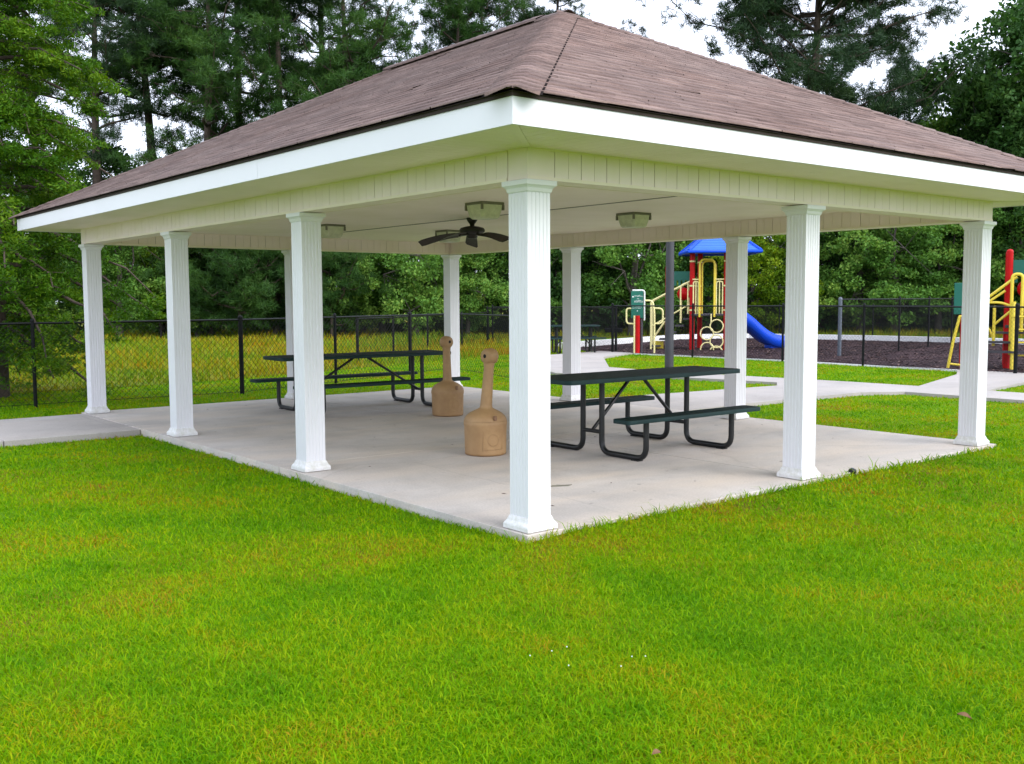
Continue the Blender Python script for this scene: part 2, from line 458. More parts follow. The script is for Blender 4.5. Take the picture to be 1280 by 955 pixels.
# ------------------------------------------------------------------ dimensions of the pavilion
A_, B_ = 3.2712, 3.1885
XE, YE = 2 * B_, 3 * A_
S = 0.102
SLAB = (-0.165, -0.165, 6.62, 10.02)
PATHS = {
    'A': [(6.62, 4.6), (9.5, 4.62), (11.4, 4.5), (12.2, 4.0), (12.4, 5.2), (12.25, 6.9), (11.5, 6.35), (9.0, 6.6), (6.62, 6.9)],
    'B': [(12.1, -10), (13.4, -10), (13.4, 4), (13.3, 6), (13.0, 8.3), (12.7, 10.5), (12.9, 12.6), (11.2, 13.0), (10.6, 11.7), (11.5, 10.2), (12.1, 6.9)],
    'C': [(13.3, 3.2), (14.2, 3.4), (16.4, 3.7), (17.95, 1.8), (18.1, 6.2), (16.7, 5.5), (13.3, 4.5)],
    'D': [(11.3, 12.4), (12.7, 12.1), (15.8, 15.5), (18.0, 16.5), (18.1, 18.0), (14.6, 17.3), (12.2, 14.4)],
    'E': [(-16, 7.5), (-0.17, 7.5), (-0.17, 9.86), (-16, 9.86)],
}
MULCH = [(18.2, -6), (18.4, 8.5), (18.6, 11.5), (18.2, 17.2), (18.6, 20.4), (27.5, 22.8), (30.3, 21.6), (31.6, 17), (32.2, 12), (33.4, -6)]


def inpoly(px, py, poly):
    inside = np.zeros(px.shape, bool)
    n = len(poly)
    for i in range(n):
        x0, y0 = poly[i]; x1, y1 = poly[(i + 1) % n]
        if y0 == y1: continue
        c = ((y0 > py) != (y1 > py)) & (px < (x1 - x0) * (py - y0) / (y1 - y0) + x0)
        inside ^= c
    return inside


def terrain(x, y):
    x = np.asarray(x, float); y = np.asarray(y, float)
    z = np.full(np.broadcast(x, y).shape, -0.1)
    d = np.hypot(x - CAM[0], y - CAM[1])
    near = np.clip((16 - d) / 4, 0, 1)
    right = np.clip((x + 0.6) / 0.9, 0, 1) * np.clip((0.8 - y) / 0.6, 0, 1)
    z = z + near * 0.004 * np.sin(x * 1.7 + 1) * np.cos(y * 1.3)
    z = z + near * 0.022 + 0.045 * right * near
    return z


# ------------------------------------------------------------------ ground
def axis(lo, hi, c, fine, coarse):
    a = [c]
    st = fine
    while a[-1] < hi: a.append(a[-1] + st); st = min(coarse, st * 1.06) if abs(a[-1] - c) > 9 else fine
    b = [c]; st = fine
    while b[-1] > lo: b.append(b[-1] - st); st = min(coarse, st * 1.06) if abs(b[-1] - c) > 9 else fine
    return np.array(sorted(set(b + a)))


def ground():
    xs = axis(-300, 420, 0, 0.3, 25); ys = axis(-300, 420, 0, 0.3, 25)
    X, Y = np.meshgrid(xs, ys)
    V = np.stack([X, Y, terrain(X, Y)], -1).reshape(-1, 3)
    nx, ny = len(xs), len(ys)
    I = np.arange(nx * ny).reshape(ny, nx)
    F = np.stack([I[:-1, :-1], I[:-1, 1:], I[1:, 1:], I[1:, :-1]], -1).reshape(-1, 4)
    tag(mesh_np('lawn', V, F, M['lawn'], smooth=True), kind='structure')


ground()


def sheet(name, poly, z, mat, thick=0.1):
    mb = MB(); mb.prism(poly, z - thick, z)
    return tag(mb.build(name, mat), kind='structure')


# slab in six bays with open control joints
mb = MB()
xs = [SLAB[0], B_ + 0.08, SLAB[2]]; ys = [SLAB[1], 3.62, 6.85, SLAB[3]]
for i in range(2):
    for j in range(3):
        g = 0.007
        mb.box(xs[i] + (g if i else 0), ys[j] + (g if j else 0), -0.16, xs[i + 1] - (g if i < 1 else 0), ys[j + 1] - (g if j < 2 else 0), 0.0)
tag(mb.build('pavilion_slab', M['slab'], bevel=0.004), kind='structure')
zt = {'A': -0.0400, 'B': -0.0412, 'C': -0.0424, 'D': -0.0436}
for k in 'ABCD': sheet('sidewalk', PATHS[k], zt[k], M['path'])
mb = MB()
for i in range(10):
    x1 = -0.173 - i * 1.6
    mb.box(x1 - 1.592, 7.5, -0.16, x1, 9.86, -0.004)
tag(mb.build('sidewalk', M['path'], bevel=0.01), kind='structure')
sheet('mulch_bed', MULCH, -0.07, M['mulch'], 0.05)
sheet('meadow', [(-60, 15.4), (3.3, 15.2), (9.6, 17.3), (9.3, 18.6), (16, 23.2), (19.3, 25.9), (28.5, 26.6), (33.5, 22), (35, 12), (36, -30), (140, -30), (140, 140), (-60, 140)], -0.085, M['meadow'], 0.05)

# curb round the mulch: low along the front, taller behind
mb = MB()
ring = MULCH[4:]
for (x0, y0), (x1, y1) in zip(ring[:-1], ring[1:]):
    dx, dy = x1 - x0, y1 - y0; l = math.hypot(dx, dy); nx, ny = -dy / l * 0.3, dx / l * 0.3
    mb.prism([(x0, y0), (x1, y1), (x1 + nx, y1 + ny), (x0 + nx, y0 + ny)], -0.15, 0.12)
tag(mb.build('kerb', M['curb']), kind='structure')
mb = MB()
for (x0, y0), (x1, y1) in zip(MULCH[0:3], MULCH[1:4]):
    mb.prism([(x0 - 0.16, y0), (x0, y0), (x1, y1), (x1 - 0.16, y1)], -0.15, -0.062)
tag(mb.build('kerb', M['curb']), kind='structure')


# ------------------------------------------------------------------ grass
def reject(x, y, m=0.0, lip=0.0):
    bad = (x > SLAB[0] - m + lip) & (x < SLAB[2] + m - lip) & (y > SLAB[1] - m + lip) & (y < SLAB[3] + m - lip)
    for p in PATHS.values(): bad |= inpoly(x, y, p)
    bad |= inpoly(x, y, MULCH)
    return bad


def blades(x, y, z, h, wd, lean, name, mat, label_kind='stuff'):
    n = len(x)
    a = RNG.uniform(0, 2 * np.pi, n)
    la = RNG.uniform(0, 2 * np.pi, n)
    lx, ly = np.cos(la) * lean * h, np.sin(la) * lean * h
    wx, wy = np.cos(a) * wd / 2, np.sin(a) * wd / 2
    V = np.zeros((n, 5, 3), np.float32)
    V[:, 0] = np.stack([x - wx, y - wy, z], 1); V[:, 1] = np.stack([x + wx, y + wy, z], 1)
    mx, my, mz = x + lx * 0.35, y + ly * 0.35, z + h * 0.6
    V[:, 2] = np.stack([mx + wx * .8, my + wy * .8, mz], 1); V[:, 3] = np.stack([mx - wx * .8, my - wy * .8, mz], 1)
    V[:, 4] = np.stack([x + lx, y + ly, z + h * np.sqrt(np.clip(1 - 0.33 * lean ** 2, 0.12, 1))], 1)
    b = (np.arange(n) * 5)[:, None]
    Q = b + np.array([[0, 1, 2, 3]]); T = b + np.array([[3, 2, 4]])
    o = mesh_np(name, V.reshape(-1, 3), [Q, T], mat)
    return tag(o, kind=label_kind)


def near_lawn():
    # distance-weighted density, sampled in the wedge the photograph looks over (and a margin each side)
    n = 620000
    d0, d1 = 2.2, 34.0
    u = RNG.uniform(0, 1, n)
    # ~1/d^2 density in area beyond 4 m, even before
    k = (4.0 ** 2 - d0 ** 2) / 2; kk = 16 * np.log(d1 / 4.0)
    split = u < k / (k + kk)
    d = np.where(split, np.sqrt(d0 ** 2 + 2 * np.clip(u, 0, 1) * (k + kk)), 4.0 * np.exp(np.clip(u * (k + kk) - k, 0, None) / 16))
    th = RNG.uniform(-0.60, 0.60, n)
    x = CAM[0] + d * np.cos(YAW + th); y = CAM[1] + d * np.sin(YAW + th)
    ok = ~reject(x, y, 0.0, 0.0)
    ok &= ~((y > 15.3 + 0.3 * np.maximum(0, x - 3)) & (x < 9.8))
    x, y, d = x[ok], y[ok], d[ok]
    z = terrain(x, y) - 0.004
    hh = 0.024 + 0.024 * RNG.random(len(x)) ** 1.5
    tall = RNG.random(len(x)) < 0.035
    hh = np.where(tall, hh * 1.7, hh)
    # taller untrimmed fringe along the slab and clumpy growth
    edge = (np.minimum(np.abs(y - SLAB[1]), np.abs(x - SLAB[0])) < 0.08) & (x < 7) & (y < 10.2) & (x > SLAB[0] - .1) & (y > SLAB[1] - .1)
    hh = np.where(edge, hh * np.where(np.abs(y - SLAB[1]) < .1, RNG.uniform(1.0, 2.4, len(x)), RNG.uniform(.9, 1.5, len(x))), hh)
    cx_ = RNG.uniform(-6, 9, 900); cy_ = RNG.uniform(-6, 9, 900); ch = RNG.uniform(-.35, .6, 900)
    gi = np.zeros((160, 160)); np.add.at(gi, (((cx_ + 6) / 15 * 159).astype(int), ((cy_ + 6) / 15 * 159).astype(int)), ch)
    k_ = np.clip(((x + 6) / 15 * 159).astype(int), 0, 159); l_ = np.clip(((y + 6) / 15 * 159).astype(int), 0, 159)
    hh *= 1.0 + np.clip(gi[k_, l_], -.35, .6)
    wd = np.maximum(0.0050, d * 0.0009) * RNG.uniform(.6, 1.4, len(x))
    lean = RNG.uniform(0.3, 1.75, len(x))
    blades(x, y, z, hh, wd, lean, 'grass', M['grass'])


near_lawn()


def tall_meadow():
    n = 70000
    d = 17 + 38 * RNG.random(n) ** 1.3
    px = RNG.uniform(-120, 1400, n)
    s = (px - 640) / FPX * d
    x = CAM[0] + FWD[0] * d + RGT[0] * s; y = CAM[1] + FWD[1] * d + RGT[1] * s
    back = (y > 14.8 + 0.33 * np.maximum(0, x - 3)) & (x < 19)
    right = (x > 34)
    back2 = (y > 27) & (x >= 19)
    far = np.hypot(x - CAM[0], y - CAM[1]) > 27
    ok = back | right | back2
    ok &= ~inpoly(x, y, MULCH)
    x, y, d, far = x[ok], y[ok], d[ok], far[ok]
    patch = 0.5 + 0.5 * np.sin(x * 0.7 + np.sin(y * 0.5)) * np.cos(y * 0.6)
    deep = np.clip((np.hypot(x - CAM[0], y - CAM[1]) - 18) / 10, 0.15, 1)
    h = (0.10 + 0.40 * RNG.random(len(x)) * (0.35 + 0.65 * patch)) * deep
    blades(x, y, np.full(len(x), -0.09), h, np.full(len(x), 0.02) + d * 0.0004, RNG.uniform(0.1, 0.9, len(x)), 'meadow_grass', M['tallgrass'])


tall_meadow()

# fallen bits and chips
def flakes(name, pts, size, mat):
    n = len(pts)
    a = RNG.uniform(0, 2 * np.pi, n); s = size * RNG.uniform(0.4, 1.2, n)
    ux, uy = np.cos(a) * s, np.sin(a) * s
    V = np.zeros((n, 4, 3), np.float32)
    asp = RNG.uniform(0.25, 0.6, n)
    z = pts[:, 2]
    t = RNG.uniform(0, 0.4, n) * s
    V[:, 0] = np.stack([pts[:, 0] - ux, pts[:, 1] - uy, z], 1)
    V[:, 1] = np.stack([pts[:, 0] + uy * asp, pts[:, 1] - ux * asp, z + t], 1)
    V[:, 2] = np.stack([pts[:, 0] + ux, pts[:, 1] + uy, z + 0.5 * t], 1)
    V[:, 3] = np.stack([pts[:, 0] - uy * asp, pts[:, 1] + ux * asp, z + t], 1)
    return tag(mesh_np(name, V.reshape(-1, 3), np.arange(n * 4).reshape(-1, 4), mat), kind='stuff')


x = RNG.uniform(18, 33, 14000); y = RNG.uniform(-4, 23, 14000); ok = inpoly(x, y, MULCH)
flakes('mulch_chips', np.stack([x[ok], y[ok], np.full(ok.sum(), -0.066)], 1), 0.07, M['chip'])
x = RNG.uniform(0, 6.5, 46); y = RNG.uniform(0, 9.8, 46)
flakes('leaf_litter', np.stack([x, y, np.full(46, 0.003)], 1), 0.022, M['chip'])

# ------------------------------------------------------------------ pavilion
pav = thing('picnic_pavilion', 'open white picnic pavilion with brown shingled hip roof on ten fluted columns', 'pavilion')
H = 2.44


def fluted(s=S, n=5, depth=0.0042, g=0.009):
    pts = []
    for k in range(4):
        side = []
        side.append((-s, -s))
        for i in range(n):
            c = -s + 2 * s * (i + 1) / (n + 1)
            side += [(c - g, -s), (c - g * 0.55, -s + depth), (c + g * 0.55, -s + depth), (c + g, -s)]
        ca, sa = math.cos(k * math.pi / 2), math.sin(k * math.pi / 2)
        pts += [(x * ca - y * sa, x * sa + y * ca) for x, y in side]
    return pts


def sq(h, z, c=0.004): return [(-h, -h, z), (h, -h, z), (h, h, z), (-h, h, z)]


shaft = MB(); shaft.prism(fluted(), 0.0, H - 0.01)
plinth = MB(); plinth.rings([sq(.138, .006), sq(.138, .034), sq(.134, .045), sq(.128, .052), sq(.118, .066), sq(.111, .085), sq(.1045, .098)], smooth=False)
capm = MB(); capm.rings([sq(.1045, H - .085), sq(.110, H - .078), sq(.115, H - .056), sq(.125, H - .044), sq(.136, H - .036), sq(.137, H - .004)], smooth=False)
first = None
for (i, j) in [(0, 0), (0, 1), (0, 2), (0, 3), (1, 0), (2, 0), (2, 1), (2, 2), (2, 3), (1, 3)]:
    loc = (i * B_, j * A_, 0)
    if first is None:
        first = shaft.build('column', M['vinyl'], pav)
        plinth.build('column_base', M['vinyl_base'], first); capm.build('column_capital', M['vinyl'], first)
        first.location = loc
    else:
        c = copy_tree(first, pav); c.location = loc

# beams: core with narrow upright boards on both faces and trim strips
ZB, ZT = 2.443, 2.655


def beam(p0, p1, nrm):
    p0 = Vector((*p0, 0)); p1 = Vector((*p1, 0)); nrm = Vector((*nrm, 0))
    d = (p1 - p0).normalized(); Lh = (p1 - p0).length
    m = Matrix((d, nrm, Vector((0, 0, 1)))).transposed()
    mid = (p0 + p1) / 2
    b = MB()
    b.obox(mid + Vector((0, 0, (ZB + ZT) / 2 + .004)), Lh, 2 * S - 0.034, ZT - ZB - 0.012, m)
    core = b.build('beam', M['shadow_gap'], pav)
    b = MB(); b.obox(mid + Vector((0, 0, ZB + .003)), Lh, 2 * S - 0.016, .005, m); b.build('beam_underside', M['beam'], core)
    for sd_ in (1, -1):
        pb = MB(); x = 0.0; k = 0
        while x < Lh - 0.02:
            wdt = 0.118 if k % 2 else 0.124
            x1 = min(Lh, x + wdt)
            c = p0 + d * ((x + x1) / 2) + nrm * sd_ * (S - 0.006) + Vector((0, 0, (ZB + ZT) / 2 + 0.006))
            pb.obox(c, x1 - x, 0.010, ZT - ZB - 0.022, m)
            x = x1 + (0.0065 if k % 2 else 0.003); k += 1
        pb.build('beam_boards', M['beam'], core)
    for sd_ in (1, -1):
        tb = MB()
        tb.obox(mid + nrm * sd_ * (S + 0.001) + Vector((0, 0, ZB + 0.009)), Lh, 0.014, 0.022, m)
        tb.obox(mid + nrm * sd_ * (S + 0.0005) + Vector((0, 0, ZT - 0.007)), Lh, 0.013, 0.013, m)
        tb.build('beam_trim', M['vinyl_cream'], core)


beam((-S + .0, 0), (XE + S, 0), (0, -1))
beam((0, S + .012), (0, YE - S - .012), (-1, 0))
beam((XE, S + .012), (XE, YE - S - .012), (1, 0))
beam((-S, YE), (XE + S, YE), (0, 1))

for cx, cy in ((0, 0), (XE, 0), (0, YE), (XE, YE)):
    mb = MB(); q_ = S + 0.0013; mb.box(cx - q_, cy - q_, ZB + .002, cx + q_, cy + q_, ZT - .003); mb.build('corner_trim', M['beam'], pav)

# ceiling: two sheets with one open seam
mb = MB(); g = S + 0.012
mb.box(g, g, 2.648, B_ - 0.010, YE - g, 2.658); mb.box(B_ + 0.010, g, 2.648, XE - g, YE - g, 2.658)
mb.build('ceiling', M['vinyl_cream'], pav)
mb = MB(); mb.box(B_ - .016, g + .01, 2.6425, B_ + .016, YE - g - .01, 2.6478); mb.build('ceiling_seam', M['bracket'], pav)
mb = MB(); mb.box(-0.05, -0.05, 2.6615, XE + 0.05, YE + 0.05, 2.672); mb.build('ceiling_backing', M['shadow_gap'], pav)

# soffit boards between beam and fascia
O = 0.785
mb = MB()
inn = S + 0.002; out = O - 0.012


def soffit(lo, hi, f):
    x = lo; k = 0
    while x < hi - 0.01:
        x1 = min(hi, x + 0.098)
        c = (x + x1) / 2
        o1 = out
        i0 = inn
        # mitred corners
        over = max(lo + (out - inn) - c, c - (hi - (out - inn)), 0)
        i_start = inn + over
        if o1 - i_start > 0.01: f(mb, x + 0.0015, x1 - 0.0015, i_start, o1)
        x = x1
for (lo, hi, fn) in (
    (-out, XE + out, lambda m_, a, b, i, o: m_.box(a, -o, 2.652, b, -i, 2.658)),
    (-out, XE + out, lambda m_, a, b, i, o: m_.box(a, YE + i, 2.652, b, YE + o, 2.658)),
    (-out, YE + out, lambda m_, a, b, i, o: m_.box(-o, a, 2.652, -i, b, 2.658)),
    (-out, YE + out, lambda m_, a, b, i, o: m_.box(XE + i, a, 2.652, XE + o, b, 2.658))):
    soffit(lo, hi, fn)
# mitre strips at the four corners
for sx, sy, cx, cy in ((-1, -1, 0, 0), (1, -1, XE, 0), (-1, 1, 0, YE), (1, 1, XE, YE)):
    p = Vector((cx + sx * (inn + 0.01), cy + sy * (inn + 0.01), 2.6505)); q = Vector((cx + sx * (out - 0.01), cy + sy * (out - 0.01), 2.6505))
    d = (q - p).normalized(); m = Matrix((d, Vector((-d.y, d.x, 0)), Vector((0, 0, 1)))).transposed()
    mb.obox((p + q) / 2, (q - p).length, 0.05, 0.004, m)
mb.build('soffit', M['vinyl_cream'], pav)
mb = MB()
mb.box(-out, -out, 2.6605, XE + out, -inn, 2.664); mb.box(-out, YE + inn, 2.6605, XE + out, YE + out, 2.664)
mb.box(-out, -inn, 2.6605, -inn, YE + inn, 2.664); mb.box(XE + inn, -inn, 2.6605, XE + out, YE + inn, 2.664)
mb.build('soffit_backing', M['shadow_gap'], pav)


def ring_solid(mb, o0, o1, z0, z1):
    """rectangular ring between offsets o0 (inner) and o1 (outer)"""
    def rc(o, z): return [(-o, -o, z), (XE + o, -o, z), (XE + o, YE + o, z), (-o, YE + o, z)]
    a, b, c, d = rc(o1, z0), rc(o1, z1), rc(o0, z1), rc(o0, z0)
    mb.rings([a, b, c, d, a], False, False, False)


mb = MB(); ring_solid(mb, O - 0.02, O, 2.645, 2.806)
fas = mb.build('fascia', M['fascia'], pav)
mb = MB()
mb.box(2.0, -O - 0.0016, 2.646, 5.0, -O - 0.0002, 2.794); mb.build('fascia_lap', M['fascia'], fas)
mb = MB(); mb.box(-O - 0.0016, 2.62, 2.646, -O - 0.0002, 6.2, 2.794)
mb.build('fascia_lap', M['fascia'], fas)
mb = MB(); ring_solid(mb, O - 0.03, O + 0.010, 2.8068, 2.829); mb.build('drip_edge', M['drip'], pav)

# roof: real lapped courses of separate tabs
ZE = 2.838; OE = O + 0.035; PK = 4.80
RUN = XE / 2 + OE
SLP = (PK - ZE) / RUN
YR0, YR1 = -OE + RUN, YE + OE - RUN
NC = 34


def roof_courses():
    V = []; Q = []
    e = RUN / NC
    for side in range(4):
        if side == 0: org, du, dn, Ls = (-OE, -OE), (1, 0), (0, 1), XE + 2 * OE
        if side == 1: org, du, dn, Ls = (XE + OE, -OE), (0, 1), (-1, 0), YE + 2 * OE
        if side == 2: org, du, dn, Ls = (XE + OE, YE + OE), (-1, 0), (0, -1), XE + 2 * OE
        if side == 3: org, du, dn, Ls = (-OE, YE + OE), (0, -1), (1, 0), YE + 2 * OE

        def P(u, t, z): return (org[0] + du[0] * u + dn[0] * t, org[1] + du[1] * u + dn[1] * t, ZE + SLP * t + z)
        for k in range(NC):
            t0, t1 = k * e, (k + 1) * e
            tx = min(t1 + e * 0.5, RUN)
            u = t0 - (random.random() * 0.3)
            sag = [0.004 * math.sin(0.8 * q + k * 0.37 + side) for q in range(60)]
            while u < Ls - t0:
                wdt = 0.30 * random.uniform(0.92, 1.08)
                a = max(u, t0); b = min(u + wdt - 0.003, Ls - t0)
                u += wdt
                if b - a < 0.02: continue
                jt = random.gauss(0, 0.002) + 0.006 * math.sin(a * 0.7 + k * 0.5)
                lift0 = 0.014 + random.random() * 0.002; lift1 = 0.014 + random.random() * 0.002
                if random.random() < 0.006: lift1 += 0.010
                a2 = min(max(a, tx), Ls - tx); b2 = max(min(b, Ls - tx), tx)
                n = len(V)
                V.extend([P(a, t0 + jt - 0.004, lift0), P(b, t0 + jt - 0.004, lift1), P(b2, tx, 0.0015), P(a2, tx, 0.0015),
                          P(a, t0 + jt - 0.003, lift0 - 0.011), P(b, t0 + jt - 0.003, lift1 - 0.011)])
                Q.append((n, n + 1, n + 2, n + 3)); Q.append((n + 4, n + 5, n + 1, n))
    return V, Q


V, Q = roof_courses()
roof = mesh_np('roof', np.array(V), np.array(Q), M['shingle'], pav)
# plywood deck just beneath the shingles closes the gaps
mb = MB()
E4 = [(-OE + .01, -OE + .01, ZE - .008), (XE + OE - .01, -OE + .01, ZE - .008), (XE + OE - .01, YE + OE - .01, ZE - .008), (-OE + .01, YE + OE - .01, ZE - .008)]
R2 = [(B_, YR0, PK - .008), (B_, YR1, PK - .008)]
mb.add(E4 + R2, [(0, 1, 4), (1, 2, 5, 4), (2, 3, 5), (3, 0, 4, 5), (3, 2, 1, 0)])
mb.build('roof_deck', M['drip'], roof)


def cap_run(p, q, nl, nr, half, step, lift, name):
    """overlapping folded caps from p up to q; nl,nr: unit directions down each slope"""
    p = Vector(p); q = Vector(q); d = (q - p); Ln = d.length; d.normalize()
    nl = Vector(nl).normalized(); nr = Vector(nr).normalized()
    V = []; Fq = []
    k = int(Ln / step) + 1
    up = Vector((0, 0, 1))
    for i in range(k):
        a = p + d * (i * step); b = p + d * min(Ln + 0.05, (i + 1) * step + 0.06)
        l0 = lift + 0.020 + random.uniform(-.002, .003); l1 = lift + 0.007
        hw = half * random.uniform(0.993, 1.007)
        n = len(V)
        V += [a + nl * hw + up * (l0 - .004), a + nl * 0.03 + up * l0, a + nr * 0.03 + up * l0, a + nr * hw + up * (l0 - .004),
              b + nl * hw + up * (l1 + .002), b + nl * 0.03 + up * l1, b + nr * 0.03 + up * l1, b + nr * hw + up * (l1 + .002),
              a + nl * hw + up * (l0 - .026), a + nl * .03 + up * (l0 - .016), a + nr * .03 + up * (l0 - .016), a + nr * hw + up * (l0 - .026),
              b + nl * hw + up * (l1 - .020), b + nr * hw + up * (l1 - .020)]
        Fq += [(n, n + 1, n + 5, n + 4), (n + 1, n + 2, n + 6, n + 5), (n + 2, n + 3, n + 7, n + 6),
               (n + 8, n + 9, n + 1, n), (n + 9, n + 10, n + 2, n + 1), (n + 10, n + 11, n + 3, n + 2),
               (n + 8, n, n + 4, n + 12), (n + 11, n + 13, n + 7, n + 3)]
    return mesh_np(name, np.array([tuple(v) for v in V]), np.array(Fq), M['shingle'], roof)


cs = [(-OE, -OE), (XE + OE, -OE), (XE + OE, YE + OE), (-OE, YE + OE)]
pk = [(B_, YR0), (B_, YR0), (B_, YR1), (B_, YR1)]
sgn = [(1, 1), (-1, 1), (-1, -1), (1, -1)]
for c, t, (sx, sy) in zip(cs, pk, sgn):
    hip = Vector((t[0] - c[0], t[1] - c[1], PK - ZE)).normalized()
    nA = Vector((0, -sy * SLP, 1)).normalized(); nB = Vector((-sx * SLP, 0, 1)).normalized()   # slope normals
    dA = hip.cross(nA); dA = dA if (dA.x * sx > 0) else -dA
    dB = hip.cross(nB); dB = dB if (dB.y * sy > 0) else -dB
    cap_run((*c, ZE + .006), (*t, PK + .006), dA, dB, 0.17, 0.145, 0.006, 'hip_cap')
    # shadow and dirt line along the cap edges, coloured in as a dark strip
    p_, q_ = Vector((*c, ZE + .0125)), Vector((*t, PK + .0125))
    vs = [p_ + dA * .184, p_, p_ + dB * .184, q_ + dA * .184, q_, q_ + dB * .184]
    mesh_np('hip_shadow_dirt', np.array([tuple(v) for v in vs]), np.array([(0, 1, 4, 3), (1, 2, 5, 4)]), M['shadow_dirt'], roof)
cap_run((B_, YR1 + .1, PK + .006), (B_, YR0 + .35, PK + .006), (1, 0, -SLP), (-1, 0, -SLP), 0.17, 0.145, 0.042, 'ridge_cap')
cap_run((B_, YR0 + .33, PK + .012), (B_, YR0 - .06, PK + .004), (1, 0, -SLP), (-1, 0, -SLP), 0.17, 0.145, 0.014, 'ridge_cap')

# ------------------------------------------------------------------ ceiling fan and lamps
fan = thing('ceiling_fan', 'dark ceiling fan with drooping blades hanging from the pavilion ceiling', 'fan', (B_ - 0.01, 4.9, 2.648))
mb = MB(); mb.lathe([(0.0, 0.0), (.072, 0.0), (.070, -.02), (.05, -.055), (.032, -.075), (.028, -.11)], 24); mb.build('canopy', M['fan_dark'], fan)
mb = MB(); mb.lathe([(.03, -.10), (.085, -.108), (.145, -.125), (.162, -.15), (.158, -.175), (.12, -.20), (.07, -.212), (.066, -.245), (.05, -.258), (0, -.262)], 32); mb.build('motor_housing', M['fan_dark'], fan)
bl = None
for k in range(5):
    ang = RZ + R(165 + 72 * k)
    if bl is None:
        mb = MB(); rs = []
        for i in range(11):
            t = i / 10; xx = 0.20 + 0.50 * t
            hw = 0.062 + 0.022 * t if t < 0.95 else 0.066
            z = -0.212 - 0.10 * t ** 1.6
            tw = 0.34
            rs.append([(xx, -hw, z - hw * tw - .004), (xx, hw, z + hw * tw - .004), (xx, hw, z + hw * tw + .004), (xx, -hw, z - hw * tw + .004)])
        mb.rings(rs, True, True, False)
        bl = mb.build('blade', M['fan_blade'], fan)
        ar = MB(); ar.tube([(0.09, 0, -.205), (0.16, 0, -.218), (0.27, 0, -.222)], [.016, .013, .02], 8); ar.build('blade_arm', M['fan_dark'], bl)
        bl.rotation_euler = (0, 0, ang)
    else:
        c = copy_tree(bl, fan); c.rotation_euler = (0, 0, ang)

LAMPS = [((4.33, 3.2), 'square frosted ceiling lamp right of the near corner column'),
         ((2.07, 3.2), 'square frosted ceiling lamp partly hidden by the near corner column, above the fan'),
         ((4.31, 6.98), 'square frosted ceiling lamp just behind the ceiling fan blade'),
         ((2.32, 6.98), 'square frosted ceiling lamp beside the second left column, partly hidden by it')]
lp = None
for (xy, lab) in LAMPS:
    if lp is None:
        lp = thing('ceiling_lamp', lab, 'lamp', (*xy, 2.648), 0, 'square lamps on the pavilion ceiling')
        mb = MB(); mb.box(-.15, -.15, -.028, .15, .15, 0); mb.build('mounting_plate', M['bracket'], lp, 0.004)
        mb = MB(); rs = []
        def rsq(h, z, c): return [(-h + c, -h, z), (h - c, -h, z), (h, -h + c, z), (h, h - c, z), (h - c, h, z), (-h + c, h, z), (-h, h - c, z), (-h, -h + c, z)]
        mb.rings([rsq(.143, -.028, .02), rsq(.138, -.08, .02), rsq(.122, -.155, .025), rsq(.108, -.172, .03)], True, True, False); mb.build('lamp_shade', M['glass'], lp)
        for sx in (-1, 1):
            for sy in (-1, 1): mb = MB(); mb.obox((sx * .140, sy * .140, -.055), .022, .022, .055); mb.build('corner_clip', M['bracket'], lp)
    else:
        c = copy_tree(lp); c.location = (*xy, 2.648); c['label'] = lab


# ------------------------------------------------------------------ picnic tables
def rrect(x0, x1, y0, y1, r, n=5):
    pts = []
    for cx, cy, a in ((x1 - r, y1 - r, 0), (x0 + r, y1 - r, 90), (x0 + r, y0 + r, 180), (x1 - r, y0 + r, 270)):
        for k in range(n + 1):
            t = R(a + 90 * k / n); pts.append((cx + r * math.cos(t), cy + r * math.sin(t)))
    return pts


def plank(mbp, mbr, x0, x1, y0, y1, z, r, lip=0.04):
    mbp.prism(rrect(x0 + .012, x1 - .012, y0 + .012, y1 - .012, r - .012), z - 0.02, z)
    outer = rrect(x0, x1, y0, y1, r); inner = rrect(x0 + .012, x1 - .012, y0 + .012, y1 - .012, r - .012)
    def lv(p, zz): return [(a, b, zz) for a, b in p]
    mbr.rings([lv(outer, z - lip), lv(outer, z - .006), lv(rrect(x0 + .004, x1 - .004, y0 + .004, y1 - .004, r - .004), z + .001), lv(inner, z + .001), lv(inner, z - lip), lv(outer, z - lip)], False, False, True)


